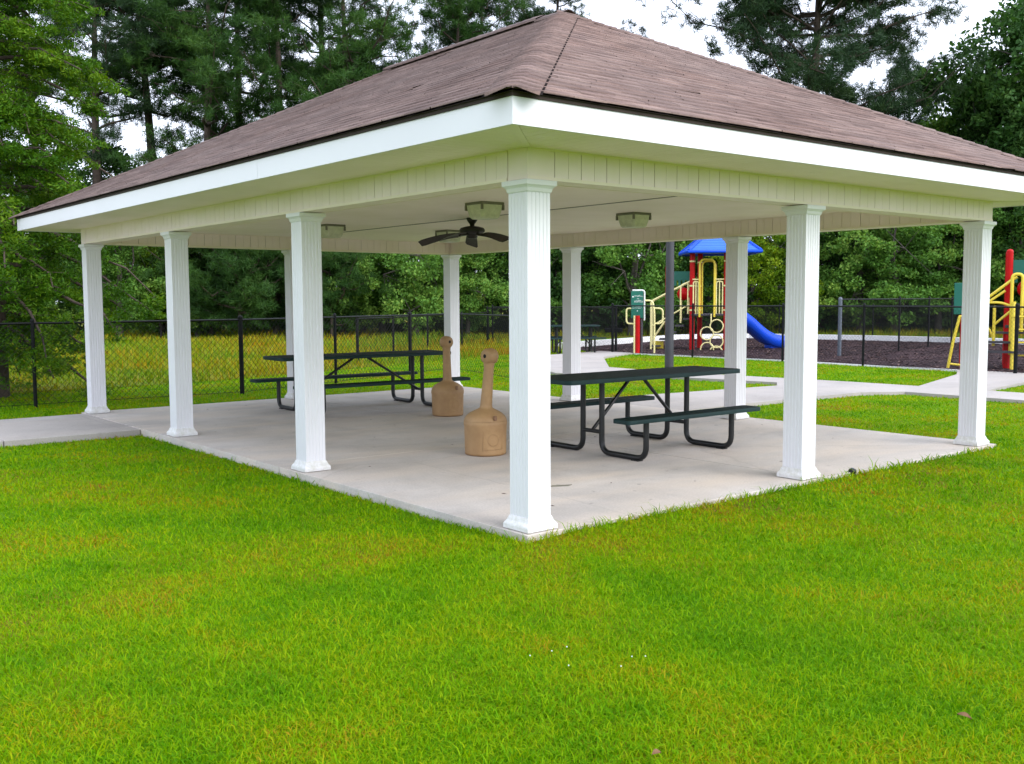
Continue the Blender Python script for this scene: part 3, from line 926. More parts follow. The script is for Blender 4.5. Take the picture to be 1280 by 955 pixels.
def picnic_table(label, loc, rz, s, l1, l2, bl_, q=.145, foot=.786, tw=.375, zt=.82, zb=.45, bw=.125, group=None):
    t = thing('picnic_table', label, 'picnic table', loc, rz, group)
    a, b = MB(), MB(); plank(a, b, -l1, l2, -tw, tw, zt, .07, .045)
    top = a.build('tabletop', M['dkgreen'], t); b.build('rim', M['rim'], top)
    for sd_ in (-1, 1):
        a, b = MB(), MB(); c = sd_ * foot; plank(a, b, -bl_, bl_, c - bw, c + bw, zb, .05)
        be = a.build('bench', M['dkgreen'], t); b.build('rim', M['rim'], be)
    pr_ = 0.030
    for sx in (-1, 1):
        for sd_ in (-1, 1):
            mb = MB()
            mb.tube(bend([(sx * s, sd_ * q, zt - .03), (sx * s, sd_ * q, pr_), (sx * s, sd_ * foot, pr_), (sx * s, sd_ * foot, zb - .02)], .13, 8), pr_, 12)
            # flat mounting pads under the feet and seat bracket
            mb.obox((sx * s, sd_ * foot, zb - .03), .05, .2, .012)
            mb.obox((sx * s, sd_ * (q + (foot - q) * .8), .006), .07, .1, .012)
            mb.build('leg', M['black_pipe'], t)
        mb = MB(); mb.tube([(sx * s, -q, .24), (sx * s, q, .24)], .022, 10); mb.build('crossbar', M['black_pipe'], t)
        mb = MB(); mb.tube([(sx * s, 0, .245), (sx * .07, 0, zt - .03)], .019, 10); mb.build('brace', M['black_pipe'], t)
    for sx in (-1, 1): mb = MB(); mb.box(sx * s - .03, -tw + .05, zt - .034, sx * s + .03, tw - .05, zt - .022); mb.build('top_bracket', M['black_pipe'], t)
    return t


picnic_table('dark green coated picnic table with long overhanging top, right of the near corner column', (3.419, 2.262, 0), -0.015, .649, 1.298, 1.332, 1.01)
picnic_table('longer dark green picnic table at the back left, behind the ash urns', (3.2325, 7.787, 0), -0.06, .98, 1.40, 1.40, 1.393)
picnic_table('black picnic table out on the grass beside the playground gate', (17.2, 18.3, -.1), RZ + R(8), .55, .80, .80, .90, foot=.66, tw=.36, zt=.90, zb=.52)


# ------------------------------------------------------------------ beige ash urns
def urn(label, loc, rz, lean, hang=0.0):
    t = thing('ash_urn', label, 'ash urn', loc, rz, 'beige ash urns on the slab')
    mb = MB(); mb.lathe([(.195, .0), (.214, .006), (.218, .03), (.224, .30), (.229, .318), (.229, .352), (.222, .360)], 40); base = mb.build('bucket', M['beige'], t)
    mb = MB(); mb.lathe([(.190, -.001), (.200, -.001), (.2155, .012), (.219, .0125)], 40, (0, 0, .0)); mb.build('foot_ring', M['beige_dark'], base)
    # raised emblem panel with a round mark
    eb = MB(); ang0 = R(-90 + 28)
    def cyl(a, z, r): return (r * math.cos(a), r * math.sin(a), z)
    da = .50
    for (a0, z0, a1, z1) in ((-da, .07, da, .07), (-da, .27, da, .27), (-da, .07, -da, .27), (da, .07, da, .27)):
        pts = [cyl(ang0 + a0 + (a1 - a0) * k / 10, z0 + (z1 - z0) * k / 10, .2225) for k in range(11)]
        eb.tube(pts, .0035, 6)
    pts = [cyl(ang0 + .27 * math.cos(2 * math.pi * k / 24), .17 + .06 * math.sin(2 * math.pi * k / 24), .2225) for k in range(24)]
    eb.tube(pts, .0045, 6, True)
    eb.build('emblem', M['beige'], base)
    T = Matrix.Rotation(lean, 3, 'Y')
    mb = MB()
    prof = [(.226, .361), (.220, .382), (.204, .408), (.172, .436), (.130, .460), (.092, .478), (.068, .492), (.063, .52), (.060, .62), (.055, .78), (.052, .90), (.056, .94), (.060, .965)]
    rs = []
    for r_, z in prof:
        ring = []
        off = math.sin(lean) * max(0, z - .40) / 1.0
        for i in range(36):
            a = 2 * math.pi * i / 36; ring.append((r_ * math.cos(a) + off, r_ * math.sin(a), z))
        rs.append(ring)
    mb.rings(rs, False, True, True); neck = mb.build('neck', M['beige'], t)
    ox = math.sin(lean) * .63
    hd = MB()
    # drum-shaped head lying on its side, hole to the front
    rs = []
    for r_, yv in ((.0, -.070), (.050, -.070), (.074, -.060), (.083, -.035), (.085, 0), (.083, .035), (.074, .060), (.05, .070), (.0, .070)):
        rs.append([(ox + max(r_, .0005) * math.cos(2 * math.pi * i / 28), yv, 1.03 + max(r_, .0005) * math.sin(2 * math.pi * i / 28)) for i in range(28)])
    hd.rings(rs, True, True, True); head = hd.build('head', M['beige'], t); head.rotation_euler = (0, 0, hang); head.location = (ox - ox * math.cos(hang), -ox * math.sin(hang), 0)
    ho = MB()
    rs = [[(ox + r_ * math.cos(2 * math.pi * i / 18), yv, 1.035 + r_ * math.sin(2 * math.pi * i / 18)) for i in range(18)] for r_, yv in ((.021, -.060), (.021, -.0725), (.016, -.0726))]
    ho.rings(rs, True, True, True); ho.build('opening', M['hole'], head)
    for a in (R(-58), R(122)): mb = MB(); mb.obox((.226 * math.cos(a), .226 * math.sin(a), .40), .03, .03, .05, Matrix.Rotation(a, 3, 'Z')); mb.build('latch', M['beige_dark'], t, .004)
    return t


urn('beige ash urn nearer the camera, partly behind the near corner column', (1.885, 2.97, 0), RZ + R(-4), R(4.5), R(-42))
urn('beige ash urn farther back, in front of the long picnic table end', (3.67, 6.16, 0), RZ + R(6), R(-1), R(40))

# small marks and fittings
mb = MB(); mb.prism([(1.16, 1.10), (1.30, 1.03), (1.36, 1.05), (1.20, 1.13)], .001, .006)  # thin dark mark on the slab
tag(mb.build('slab_mark', M['bracket']), 'small dark mark on the slab right of the near corner column', 'plate')
sp = thing('sprinkler_head', 'small black sprinkler head sticking up from the grass right of the middle column', 'sprinkler', (3.80, -.16, -.07))
mb = MB(); mb.lathe([(.026, -.02), (.027, .045), (.034, .055), (.036, .085), (.030, .098), (.0, .10)], 20); mb.build('body', M['black_pipe'], sp)
mb = MB(); mb.lathe([(.0, .098), (.017, .0985), (.016, .108), (.0, .110)], 16); mb.build('cap', M['galv'], sp)
x = []; 
for (cx, cy, n) in ((-1.6, -1.9, 4), (-1.25, -2.35, 3), (2.4, -2.6, 2)):
    for k in range(n): x.append((cx + random.gauss(0, .12), cy + random.gauss(0, .12), -.03))
mb = MB()
for p in x: mb.lathe([(.0, .0), (.0025, .001), (.0035, .004), (.0025, .006), (.0, .0065)], 8, p)
tag(mb.build('clover_flowers', M['white']), kind='stuff')
for p, lab in (((-1.93, -3.0), 'small dry brown leaf lying in the grass at the bottom centre right'), ((-0.75, -3.55), 'dry brown leaf in the grass near the lower right corner')):
    mb = MB(); rs = []
    for i in range(7):
        t = i / 6; wv = .022 * math.sin(math.pi * min(.97, t + .03)); rs.append((t, wv))
    vs = []
    for t, wv in rs: vs += [(t * .10 - .05, -wv, .02 * math.sin(t * 3) + .012), (t * .10 - .05, 0, .02 * math.sin(t * 3)), (t * .10 - .05, wv, .02 * math.sin(t * 3) + .014)]
    mb.add(vs, [(3 * i + j, 3 * i + j + 1, 3 * i + j + 4, 3 * i + j + 3) for i in range(6) for j in range(2)], True)
    o = tag(mb.build('dry_leaf', M['dry_leaf']), lab, 'leaf'); o.location = (*p, -.03); o.scale = (.55, .55, .55); o.rotation_euler = (.3, .2, random.random() * 6)

# ------------------------------------------------------------------ fences
def lattice(mb, p, q, z0, z1, s=.066, r=.0021):
    """woven diamonds: two families of slanting wires clipped to the panel"""
    p = Vector((*p, 0)); q = Vector((*q, 0)); d = (q - p); Lh = d.length; d.normalize()
    nrm = Vector((-d.y, d.x, 0)); h = z1 - z0; st = s * 1.414
    k = int((Lh + h) / st) + 1
    vs = []; fs = []
    for sgn_ in (1, -1):
        for i in range(k):
            c = (i + .5) * st - (h if sgn_ > 0 else 0)
            # line u = c + sgn*(z)
            if sgn_ > 0: u0, u1, a, b = c, c + h, 0.0, h
            else: u0, u1, a, b = c, c - h, 0.0, h
            pts = [(u0, a), (u1, b)]
            # clip on u
            (ua, za), (ub, zb) = pts
            if ua > ub: (ua, za), (ub, zb) = (ub, zb), (ua, za)
            if ub <= 0 or ua >= Lh: continue
            if ua < 0: za += (zb - za) * (-ua) / (ub - ua); ua = 0
            if ub > Lh: zb = za + (zb - za) * (Lh - ua) / (ub - ua); ub = Lh
            A = p + d * ua + Vector((0, 0, z0 + za)); B2 = p + d * ub + Vector((0, 0, z0 + zb))
            t = (B2 - A)
            if t.length < .01: continue
            sv = t.normalized().cross(nrm)
            n = len(vs)
            off = nrm * (.002 * sgn_)
            for P_ in (A, B2):
                vs += [P_ + off + sv * r, P_ + off - sv * r * .5 + nrm * r * .87, P_ + off - sv * r * .5 - nrm * r * .87]
            fs += [(n, n + 1, n + 4, n + 3), (n + 1, n + 2, n + 5, n + 4), (n + 2, n, n + 3, n + 5)]
    mb.add(vs, fs)


def fence(label, pts, z0, z1, mids=None, thick=(), post_r=.030, wire=.0021, s=.066, loc=None):
    o = pts[0]
    t = thing('chain_link_fence', label, 'fence', (o[0], o[1], z0))
    P = [(x - o[0], y - o[1]) for x, y in pts]
    h = z1 - z0
    mb = MB(); rl = MB(); bt = MB()
    for a, b in zip(P[:-1], P[1:]):
        lattice(mb, a, b, .03, h - .02, s, wire)
        rl.tube([(*a, h), (*b, h)], .019, 8)
        bt.tube([(*a, .05), (*b, .05)], .004, 5)
    mb.build('chain_link', M['fence'], t)
    rl.build('top_rail', M['rail'], t)
    bt.build('tension_wire', M['fence'], t)
    for i, (x, y) in enumerate(P):
        r_ = post_r * (1.35 if i in thick else 1)
        pm = MB(); pm.tube([(x, y, -.1), (x, y, h + .03)], r_, 12)
        pm.lathe([(r_ * 1.15, h + .03), (r_ * 1.15, h + .05), (r_ * .8, h + .075), (0, h + .085)], 12, (x, y, 0))
        pm.build('post', M['fence'], t)
    return t


fence('black chain link fence along the back lawn, ending behind the near corner column',
      [(-10.76, 12.47), (-7.25, 12.40), (-3.74, 12.33), (-.23, 12.27), (3.28, 12.12), (5.75, 13.05), (8.24, 14.05), (9.97, 14.83), (9.04, 11.34), (8.68, 10.42)], -.1, 1.27, thick=(4, 6, 9), wire=.0033, s=.080)
fence('black chain link fence out in the meadow behind the long picnic table',
      [(9.39, 18.36), (11.08, 19.23), (13.2, 20.6), (16.2, 22.9), (19.36, 25.5)], -.1, 1.12, thick=(0,), wire=.0026)
fence('black chain link fence with gate posts along the front of the playground',
      [(18.0, -3.2), (17.9, .8), (17.9, 4.8), (18.26, 8.73), (18.42, 11.26), (18.15, 14.2), (17.95, 17.3)], -.1, 1.40, thick=(2, 6), wire=.0017)
fence('taller chain link fence running back through the mulch between the play structures',
      [(21.49, 11.49), (25.13, 11.75), (28.3, 12.5), (31.49, 13.35), (33.8, 13.9)], -.1, 1.57, thick=(), wire=.0020)
fence('dark chain link fence along the far edge of the playground in front of the trees',
      [(19.36, 25.55), (23.0, 26.0), (27.0, 26.2), (30.5, 25.0), (33.2, 22.2), (34.2, 18.2), (34.6, 14), (35.0, 10), (35.2, 6), (35.3, 2), (35.4, -3)], -.1, 1.28, wire=.0034)
fence('short black fence panel between the playground gate and the picnic table',
      [(18.75, 17.95), (19.6, 21.2), (19.5, 25.4)], -.1, 1.33, thick=(0,), wire=.0030)
gp = thing('metal_post', 'pale grey steel post standing in the mulch behind the playground fence', 'post', (21.35, 11.42, -.1))
mb = MB(); mb.tube([(0, 0, -.1), (0, 0, 1.66)], .055, 16); mb.build('shaft', M['galv'], gp)
mb = MB(); mb.lathe([(.062, 1.66), (.062, 1.69), (.04, 1.73), (0, 1.74)], 16); mb.build('cap', M['galv'], gp)
gt = thing('gate_latch', 'black latch box fixed between the two playground gate posts', 'latch', (18.3, 17.6, .62))
mb = MB(); mb.obox((0, 0, 0), .10, .55, .14, Matrix.Rotation(R(38), 3, 'Z')); mb.obox((0, 0, .12), .05, .2, .08, Matrix.Rotation(R(38), 3, 'Z')); mb.build('box', M['fence'], gt, .01)

lpst = thing('lamp_post', 'tall dark grey lamp post on the grass behind the near picnic table', 'lamp post', (13.3, 10.72, -.1))
mb = MB(); mb.tube([(0, 0, -.2), (0, 0, 2.5), (0, 0, 5.2)], [.105, .098, .085], 20); mb.build('pole', M['pole'], lpst)
mb = MB(); mb.lathe([(.19, 0), (.19, .04), (.13, .06), (.11, .09)], 20); mb.build('base_plate', M['pole'], lpst)
mb = MB(); mb.tube([(0, 0, 5.1), (.5, -.4, 5.15)], .035, 10); mb.build('arm', M['pole'], lpst)
mb = MB(); mb.obox((.75, -.6, 5.15), .55, .3, .14, Matrix.Rotation(R(-39), 3, 'Z')); mb.build('lamp_head', M['pole'], lpst, .02)

# ------------------------------------------------------------------ play structure with blue roof
def rtube(path, r, rad=.1): 
    mb = MB(); mb.tube(bend(path, rad), r, 10); return mb


ps = thing('play_structure', 'playground tower with blue roof, red posts, yellow climbers and a blue slide', 'playground', spot(888, 34.0, -.09), RZ - math.atan(248 / FPX))
DK = 1.2
for (x, y) in ((-.60, -.50), (.50, -.58), (-.36, .62), (.62, .52)):
    mb = MB(); mb.tube([(x, y, -.1), (x, y, 3.22)], .085, 16); mb.build('post', M['red'], ps)
mb = MB(); mb.tube([(-1.45, .25, -.1), (-1.45, .25, 2.76)], .065, 14); mb.lathe([(.067, 2.76), (.05, 2.81), (0, 2.83)], 14, (-1.45, .25, 0)); mb.build('post', M['red'], ps)
mb = MB(); mb.box(-.62, -.62, DK - .06, .66, .66, DK); mb.build('deck', M['deck'], ps, .01)
# moulded pyramid roof with stepped tile rows
mb = MB(); c0 = (.26, .02); nrow = 9
for k in range(nrow):
    t0 = k / nrow; t1 = (k + 1) / nrow
    h0 = 1.16 - .90 * t0; h1 = 1.16 - .90 * t1
    z0 = 3.22 + .78 * t0; z1 = 3.22 + .78 * t1
    ca, sa = math.cos(R(9)), math.sin(R(9))
    def q4(h, z): return [(c0[0] + x * ca - y * sa, c0[1] + x * sa + y * ca, z) for x, y in ((-h, -h), (h, -h), (h, h), (-h, h))]
    mb.rings([q4(h0, z0), q4(h0 - .01, z0 + .035), q4(h1 + .03, z1)], True, True, False)
rf = mb.build('roof', M['bluelight'], ps)
mb = MB()
for s0 in range(4):
    a = q4(1.15, 3.25)[s0]; b = q4(.26, 4.01)[s0]; mb.tube([a, b], .05, 8)
ring4 = q4(1.16, 3.215); mb.tube(ring4, .055, 8, True)
mb.build('roof_edge', M['blue'], rf)
# entrance arch and rails on the front
mb = rtube([(-.36, -.62, DK - .1), (-.36, -.62, 2.98), (.12, -.62, 2.98), (.12, -.62, DK - .1)], .035, .18); mb.build('arch', M['yellow'], ps)
mb = rtube([(-.28, -.42, DK - .1), (-.28, -.42, 2.93), (.16, -.42, 2.93), (.16, -.42, DK - .1)], .030, .18); mb.build('arch', M['yellow'], ps)
for x0, x1 in ((-.56, -.40), (.18, .38)):
    mb = rtube([(x0, -.60, DK + .0), (x0, -.60, 2.26), (x1, -.60, 2.26), (x1, -.60, DK)], .022, .07)
    mb.tube([(x0 - .03, -.6, 2.33), (x1 + .05, -.6, 2.33)], .022, 8); mb.tube([((x0 + x1) / 2, -.6, DK), ((x0 + x1) / 2, -.6, 2.26)], .02, 8)
    mb.build('guard_rail', M['cream'], ps)
# ring climber
mb = MB()
for (x, z) in ((.20, .80), (-.11, .56), (.20, .30), (-.10, .05), (.19, -.07)):
    mb.tube([(x + .21 * math.cos(2 * math.pi * k / 24), -.66, z + .21 * math.sin(2 * math.pi * k / 24)) for k in range(24)], .022, 8, True)
mb.tube([(.02, -.66, .93), (.02, -.64, DK)], .022, 8)
mb.build('ring_climber', M['cream'], ps)
# stairs to the left with hand rails
for i in range(5):
    mb = MB(); xx = -1.92 + i * .26; z = .10 + i * .225
    mb.box(xx - .02, -.42, z, xx + .28, .42, z + .045); mb.build('step', M['deck'], ps)
for (x, y) in ((-.60, -.50), (.50, -.58), (-.36, .62), (.62, .52)):
    mb = MB()
    for z in (1.30, 2.1, 2.9): mb.tube([(x, y, z), (x, y, z + .05)], .097, 14)
    mb.build('post_clamp', M['cream'], ps)
for yy in (-.46, .46):
    mb = rtube([(-1.95, yy, -.1), (-1.95, yy, 1.62), (-.62, yy, 2.30)], .028, .1)
    mb.tube([(-1.95, yy, .78), (-.62, yy, 1.55)], .024, 8)
    mb.tube([(-1.28, yy, 1.15), (-1.28, yy, 2.05)], .024, 8); mb.tube(bend([(-.98, yy, .9), (-.98, yy, 2.14), (-.74, yy, 2.25), (-.74, yy, 1.2)], .1), .024, 8)
    mb.tube([(-1.9, yy, .35), (-1.5, yy, .95)], .024, 8)
    mb.build('hand_rail', M['cream'], ps)
mb = MB(); mb.box(-1.9, .0, .02, -1.55, .04, .28); mb.build('kick_panel', M['yellow'], ps)
# green arched panel with fingers, red bubble
mb = MB(); mb.box(-1.38, .22, 2.32, -.56, .26, 2.62)
for i in range(6): mb.box(-1.36 + i * .14, .22, 2.14, -1.28 + i * .14, .26, 2.33)
mb.build('panel', M['pgreen'], ps)
mb = MB(); mb.lathe([(0, .10), (.12, .08), (.20, .0), (.22, -.04), (0, -.05)], 22, (-.90, .18, 1.86), True, Matrix.Rotation(R(90), 3, 'X')); mb.build('bubble', M['red'], ps)
# slide
mb = MB(); path = [(.60, .10, DK - .05), (.90, .25, DK - .16), (1.25, .45, .78), (1.70, .68, .36), (2.08, .90, .16), (2.45, 1.10, .13)]
path = bend(path, .3, 5); rs = []
dirv = Vector((2.05, 1.1, 0)).normalized(); side = Vector((-dirv.y, dirv.x, 0))
for p in path:
    p = Vector(p)
    prof = [(-.36, .28), (-.30, .30), (-.25, .05), (0, .02), (.25, .05), (.30, .30), (.36, .28), (.33, -.10), (0, -.14), (-.33, -.10)]
    rs.append([tuple(p + side * a + Vector((0, 0, b))) for a, b in prof])
mb.rings(rs, True, True, True); sld = mb.build('slide', M['blue'], ps)
mb = MB(); mb.obox((2.12, .93, .0), .5, .4, .24, Matrix.Rotation(math.atan2(dirv.y, dirv.x), 3, 'Z')); mb.build('slide_foot', M['blue'], sld, .03)

# green sign panel on red post
sg = thing('playground_sign', 'green playground sign with cream side loops on a red post by the play tower stairs', 'sign', spot(797, 31.4, -.1), RZ - R(3))
mb = MB(); mb.tube([(0, 0, -.1), (0, 0, 1.2)], .075, 18); mb.build('post', M['red'], sg)
mb = MB(); mb.tube([(-.10, -.03, -.1), (-.10, -.03, 1.2)], .028, 10); mb.tube([(.0, .0, 1.1), (.0, .0, 1.2)], .03, 10); mb.build('side_tube', M['cream'], sg)
mb = MB(); mb.tube([(.12, .05, -.1), (.12, .05, 1.2)], .05, 10); mb.build('back_post', M['deck'], sg)
mb = MB(); mb.box(-.20, -.025, 1.12, .17, .025, 1.95); pn = mb.build('board', M['pgreen'], sg, .01)
mb = MB(); mb.tube(bend([(-.16, 0, 1.975), (.21, 0, 1.975), (.21, 0, 1.05)], .08), .026, 10); mb.build('frame', M['white'], sg)
# two rows of small worn white lettering, too weathered to read
rl_ = random.Random(3)
mb = MB()
for row, (xa, xb, z, hh) in enumerate(((-.09, .15, 1.78, .055), (-.02, .02, 1.70, .03), (-.10, .14, 1.61, .065), (-.16, .14, 1.50, .012), (-.16, .10, 1.46, .010), (-.16, .14, 1.42, .010), (-.02, .01, 1.33, .035))):
    xx = xa
    while xx < xb:
        wl = rl_.uniform(.014, .032); top = hh * rl_.uniform(.6, 1)
        mb.box(xx, -.0275, z, xx + .009, -.0252, z + top)
        if rl_.random() < .75: mb.box(xx + .009, -.0275, z + top - .012, xx + wl, -.0252, z + top)
        if rl_.random() < .6: mb.box(xx + .009, -.0275, z, xx + wl, -.0252, z + min(.01, hh * .3))
        xx += wl + .012
mb.prism([(-.17, -.0275), (-.12, -.0275), (-.12, -.0252), (-.17, -.0252)], 1.76, 1.80)
mb.build('lettering', M['white'], pn)
mb = MB(); mb.tube(bend([(-.18, 0, 1.42), (-.34, 0, 1.42), (-.34, 0, .95), (-.10, 0, .95)], .16), .026, 10); mb.tube(bend([(.22, 0, 1.66), (.46, 0, 1.66), (.52, 0, 1.30), (.52, 0, -.1)], .16), .028, 10)
mb.tube(bend([(.50, .05, 1.42), (.78, .05, 1.42), (.78, .05, .95), (.50, .05, .95)], .16), .026, 10); mb.build('loop_handle', M['cream'], sg)

# second play structure cut by the right edge
p2 = thing('play_structure', 'second play structure with bright yellow rails at the right edge of the picture', 'playground', spot(1262, 24.2, -.09), RZ - math.atan(622 / FPX))
for (x, y, zz) in ((-.05, -.1, 2.78), (1.05, -.2, 2.78), (-.07, 1.0, 2.78), (1.2, .95, 2.78)):
    mb = MB(); mb.tube([(x, y, -.1), (x, y, zz)], .075, 16); mb.lathe([(.077, zz), (.06, zz + .04), (0, zz + .06)], 16, (x, y, 0)); mb.build('post', M['red'], p2)
mb = MB(); mb.box(-.1, -.2, .98, 1.25, 1.05, 1.05); mb.build('deck', M['deck'], p2, .01)
mb = MB(); mb.box(.02, -.08, 2.22, 1.0, -.04, 2.58)
for i in range(6): mb.box(.05 + i * .16, -.08, 2.05, .13 + i * .16, -.04, 2.23)
mb.build('panel', M['pgreen'], p2)
mb = MB(); mb.lathe([(0, .10), (.12, .08), (.20, .0), (.22, -.04), (0, -.05)], 22, (.34, -.14, 1.9), True, Matrix.Rotation(R(90), 3, 'X')); mb.build('bubble', M['red'], p2)
mb = rtube([(.02, -.30, .35), (.02, -.30, 2.24), (.24, -.30, 2.24), (.24, -.30, .9)], .038, .10); mb.build('arch', M['yellow'], p2)
mb = rtube([(-.46, -.25, 1.72), (.0, -.28, 2.10), (.12, -.30, 2.18)], .034, .05); mb.tube(bend([(-.5, -.25, 1.58), (-.2, -.26, 1.58), (.05, -.28, 1.48)], .1), .03, 8); mb.tube([(-.44, -.25, 1.62), (-.12, -.26, 1.86)], .03, 8); mb.build('hand_rail', M['yellow'], p2)
mb = MB(); mb.tube([(.07, -.55, .0), (.07, -.45, 1.6)], .045, 12)
for i in range(4): mb.tube([(.07, -.52, .35 + i * .30), (.55, -.52, .35 + i * .30)], .022, 8)
mb.tube([(.58, -.55, .0), (.58, -.45, 1.6)], .045, 12); mb.build('ladder', M['yellow'], p2)
mb = MB(); mb.tube([(-.34, -.2, .55), (-.34, -.2, 1.5)], .035, 10); mb.tube([(-.34, -.2, 1.05), (.05, -.3, 1.42)], .03, 8); mb.tube(bend([(-.6, -.2, 1.0), (-.45, -.2, .98), (-.36, -.2, .75)], .08), .025, 8); mb.build('side_rail', M['yellow'], p2)
for i in range(3):
    mb = MB(); mb.box(-.50, -.6 + i * .2, .40 + i * .22, .58, -.35 + i * .2, .45 + i * .22); mb.build('step', M['deck'], p2)
mb = MB(); mb.tube(bend([(-1.08, -.5, 1.25), (-1.2, -.5, .7), (-1.32, -.5, -.05)], .1), .034, 10); mb.tube([(-1.30, -.5, .12), (-.7, -.4, .05)], .028, 8)
mb.tube(bend([(-.72, -.5, 1.25), (-.65, -.5, .7), (-.62, -.5, -.05)], .1), .034, 10); mb.tube([(-1.1, -.5, 1.25), (-.72, -.5, 1.25)], .03, 8); mb.build('climber', M['yellow'], p2)
mb = MB(); mb.box(-1.22, -.42, 1.30, -.78, -.38, 2.05); mb.build('panel', M['pgreen'], p2, .01)
mb = MB(); mb.tube([(-1.0, -.38, -.1), (-1.0, -.38, 1.3)], .07, 12); mb.build('post', M['red'], p2)


# ------------------------------------------------------------------ trees
def unit(n, rng):
    v = rng.normal(size=(n, 3)); return v / np.linalg.norm(v, axis=1, keepdims=True)


def leaves(C, Rr, per, ln, wd, rng, flat=.6, upbias=.5, droop=0.0):
    """diamond leaves scattered in soft clumps at C with radii Rr"""
    n = len(C) * per
    c = np.repeat(C, per, 0); r = np.repeat(Rr, per)[:, None]
    off = unit(n, rng) * (rng.random((n, 1)) ** .45) * r
    off[:, 2] *= flat
    p = c + off
    if droop: p[:, 2] -= droop * (np.hypot(off[:, 0], off[:, 1]) / r[:, 0]) ** 2 * r[:, 0]
    nr = unit(n, rng); nr[:, 2] += upbias; nr /= np.linalg.norm(nr, axis=1, keepdims=True)
    t = np.cross(nr, unit(n, rng)); t /= np.linalg.norm(t, axis=1, keepdims=True) + 1e-9
    b = np.cross(nr, t)
    L_ = ln * rng.uniform(.6, 1.3, (n, 1)) / 2; W_ = wd * rng.uniform(.6, 1.3, (n, 1)) / 2
    V = np.stack([p - t * L_, p + b * W_ - nr * W_ * .3, p + t * L_, p - b * W_ - nr * W_ * .3], 1)
    return V.reshape(-1, 3), np.arange(n * 4).reshape(-1, 4)


def needles(C, per, ln, wd, rng, up=.35, spread=.05):
    """pine tufts: thin needles fanning out of a twig end"""
    n = len(C) * per
    c = np.repeat(C, per, 0) + rng.normal(size=(n, 3)) * spread
    d = unit(n, rng); d[:, 2] += up; d /= np.linalg.norm(d, axis=1, keepdims=True)
    s = np.cross(d, unit(n, rng)); s /= np.linalg.norm(s, axis=1, keepdims=True) + 1e-9
    L_ = ln * rng.uniform(.6, 1.25, (n, 1)); W_ = wd * rng.uniform(.7, 1.2, (n, 1))
    V = np.stack([c - s * W_ * .4, c + s * W_ * .4, c + d * L_ * .55 + s * W_ * .5, c + d * L_, c + d * L_ * .55 - s * W_ * .5], 1)
    return V.reshape(-1, 3), np.arange(n * 5).reshape(-1, 5)


def pine_proto(seed, Ht, base, Rad, mat, dense=1.0, bend_=0.4):
    rng = np.random.default_rng(seed)
    root = empty('pine_tree')
    tr = MB()
    ph = rng.uniform(0, 6)
    def axis_(z): return np.array([bend_ * math.sin(z / Ht * 2.2 + ph) - bend_ * math.sin(ph), bend_ * math.cos(z / Ht * 1.7 + ph) - bend_ * math.cos(ph), z])
    zs = np.linspace(-.3, Ht * .97, 14)
    tr.tube([axis_(z) for z in zs], [max(.03, .21 * (1 - z / Ht) ** .8 + .02) * Ht / 18 for z in zs], 9)
    C = []
    nb = int(36 * dense)
    for i in range(nb):
        f = rng.random() ** .9
        z = base + (Ht - base) * f
        prof = math.sin(min(1, (1 - f) * 1.25 + .12) * math.pi / 2) * (0.55 + .45 * math.sin(min(1, f * 3 + .25) * math.pi / 2))
        ln = Rad * prof * rng.uniform(.55, 1.12)
        a = rng.uniform(0, 2 * math.pi)
        rise = rng.uniform(-.05, .45) + f * .35
        o = axis_(z)
        pts = []
        for k in range(6):
            t = k / 5
            pts.append(o + np.array([math.cos(a) * ln * t, math.sin(a) * ln * t, ln * (rise * t - .25 * t * (1 - t) + .12 * t * t)]) + (rng.normal(size=3) * .05 * ln * (t > 0)))
        tr.tube(pts, [max(.012, .06 * (1 - t / 5.5) * (ln / Rad + .3)) for t in range(6)], 5)
        # side twigs with puffs
        for k in range(int(4 + ln * 2.4)):
            t = rng.uniform(.35, 1.02); j = min(4, int(t * 5)); fr = t * 5 - j
            q = pts[j] * (1 - fr) + pts[min(5, j + 1)] * fr
            q = q + rng.normal(size=3) * np.array([.40, .40, .22]) * (.45 + .22 * ln)
            if rng.random() < .5: tr.tube([pts[max(0, j - 1)] * .3 + pts[j] * .7, q], [.016, .006], 3)
            m = rng.integers(4, 9)
            C.append(q + rng.normal(size=(m, 3)) * np.array([.22, .22, .12]))
    C = np.concatenate(C)
    tr.build('trunk', M['bark'], root)
    V, F = needles(C, 34, .26, .019, rng)
    mesh_np('crown', V, F, mat, root)
    return root


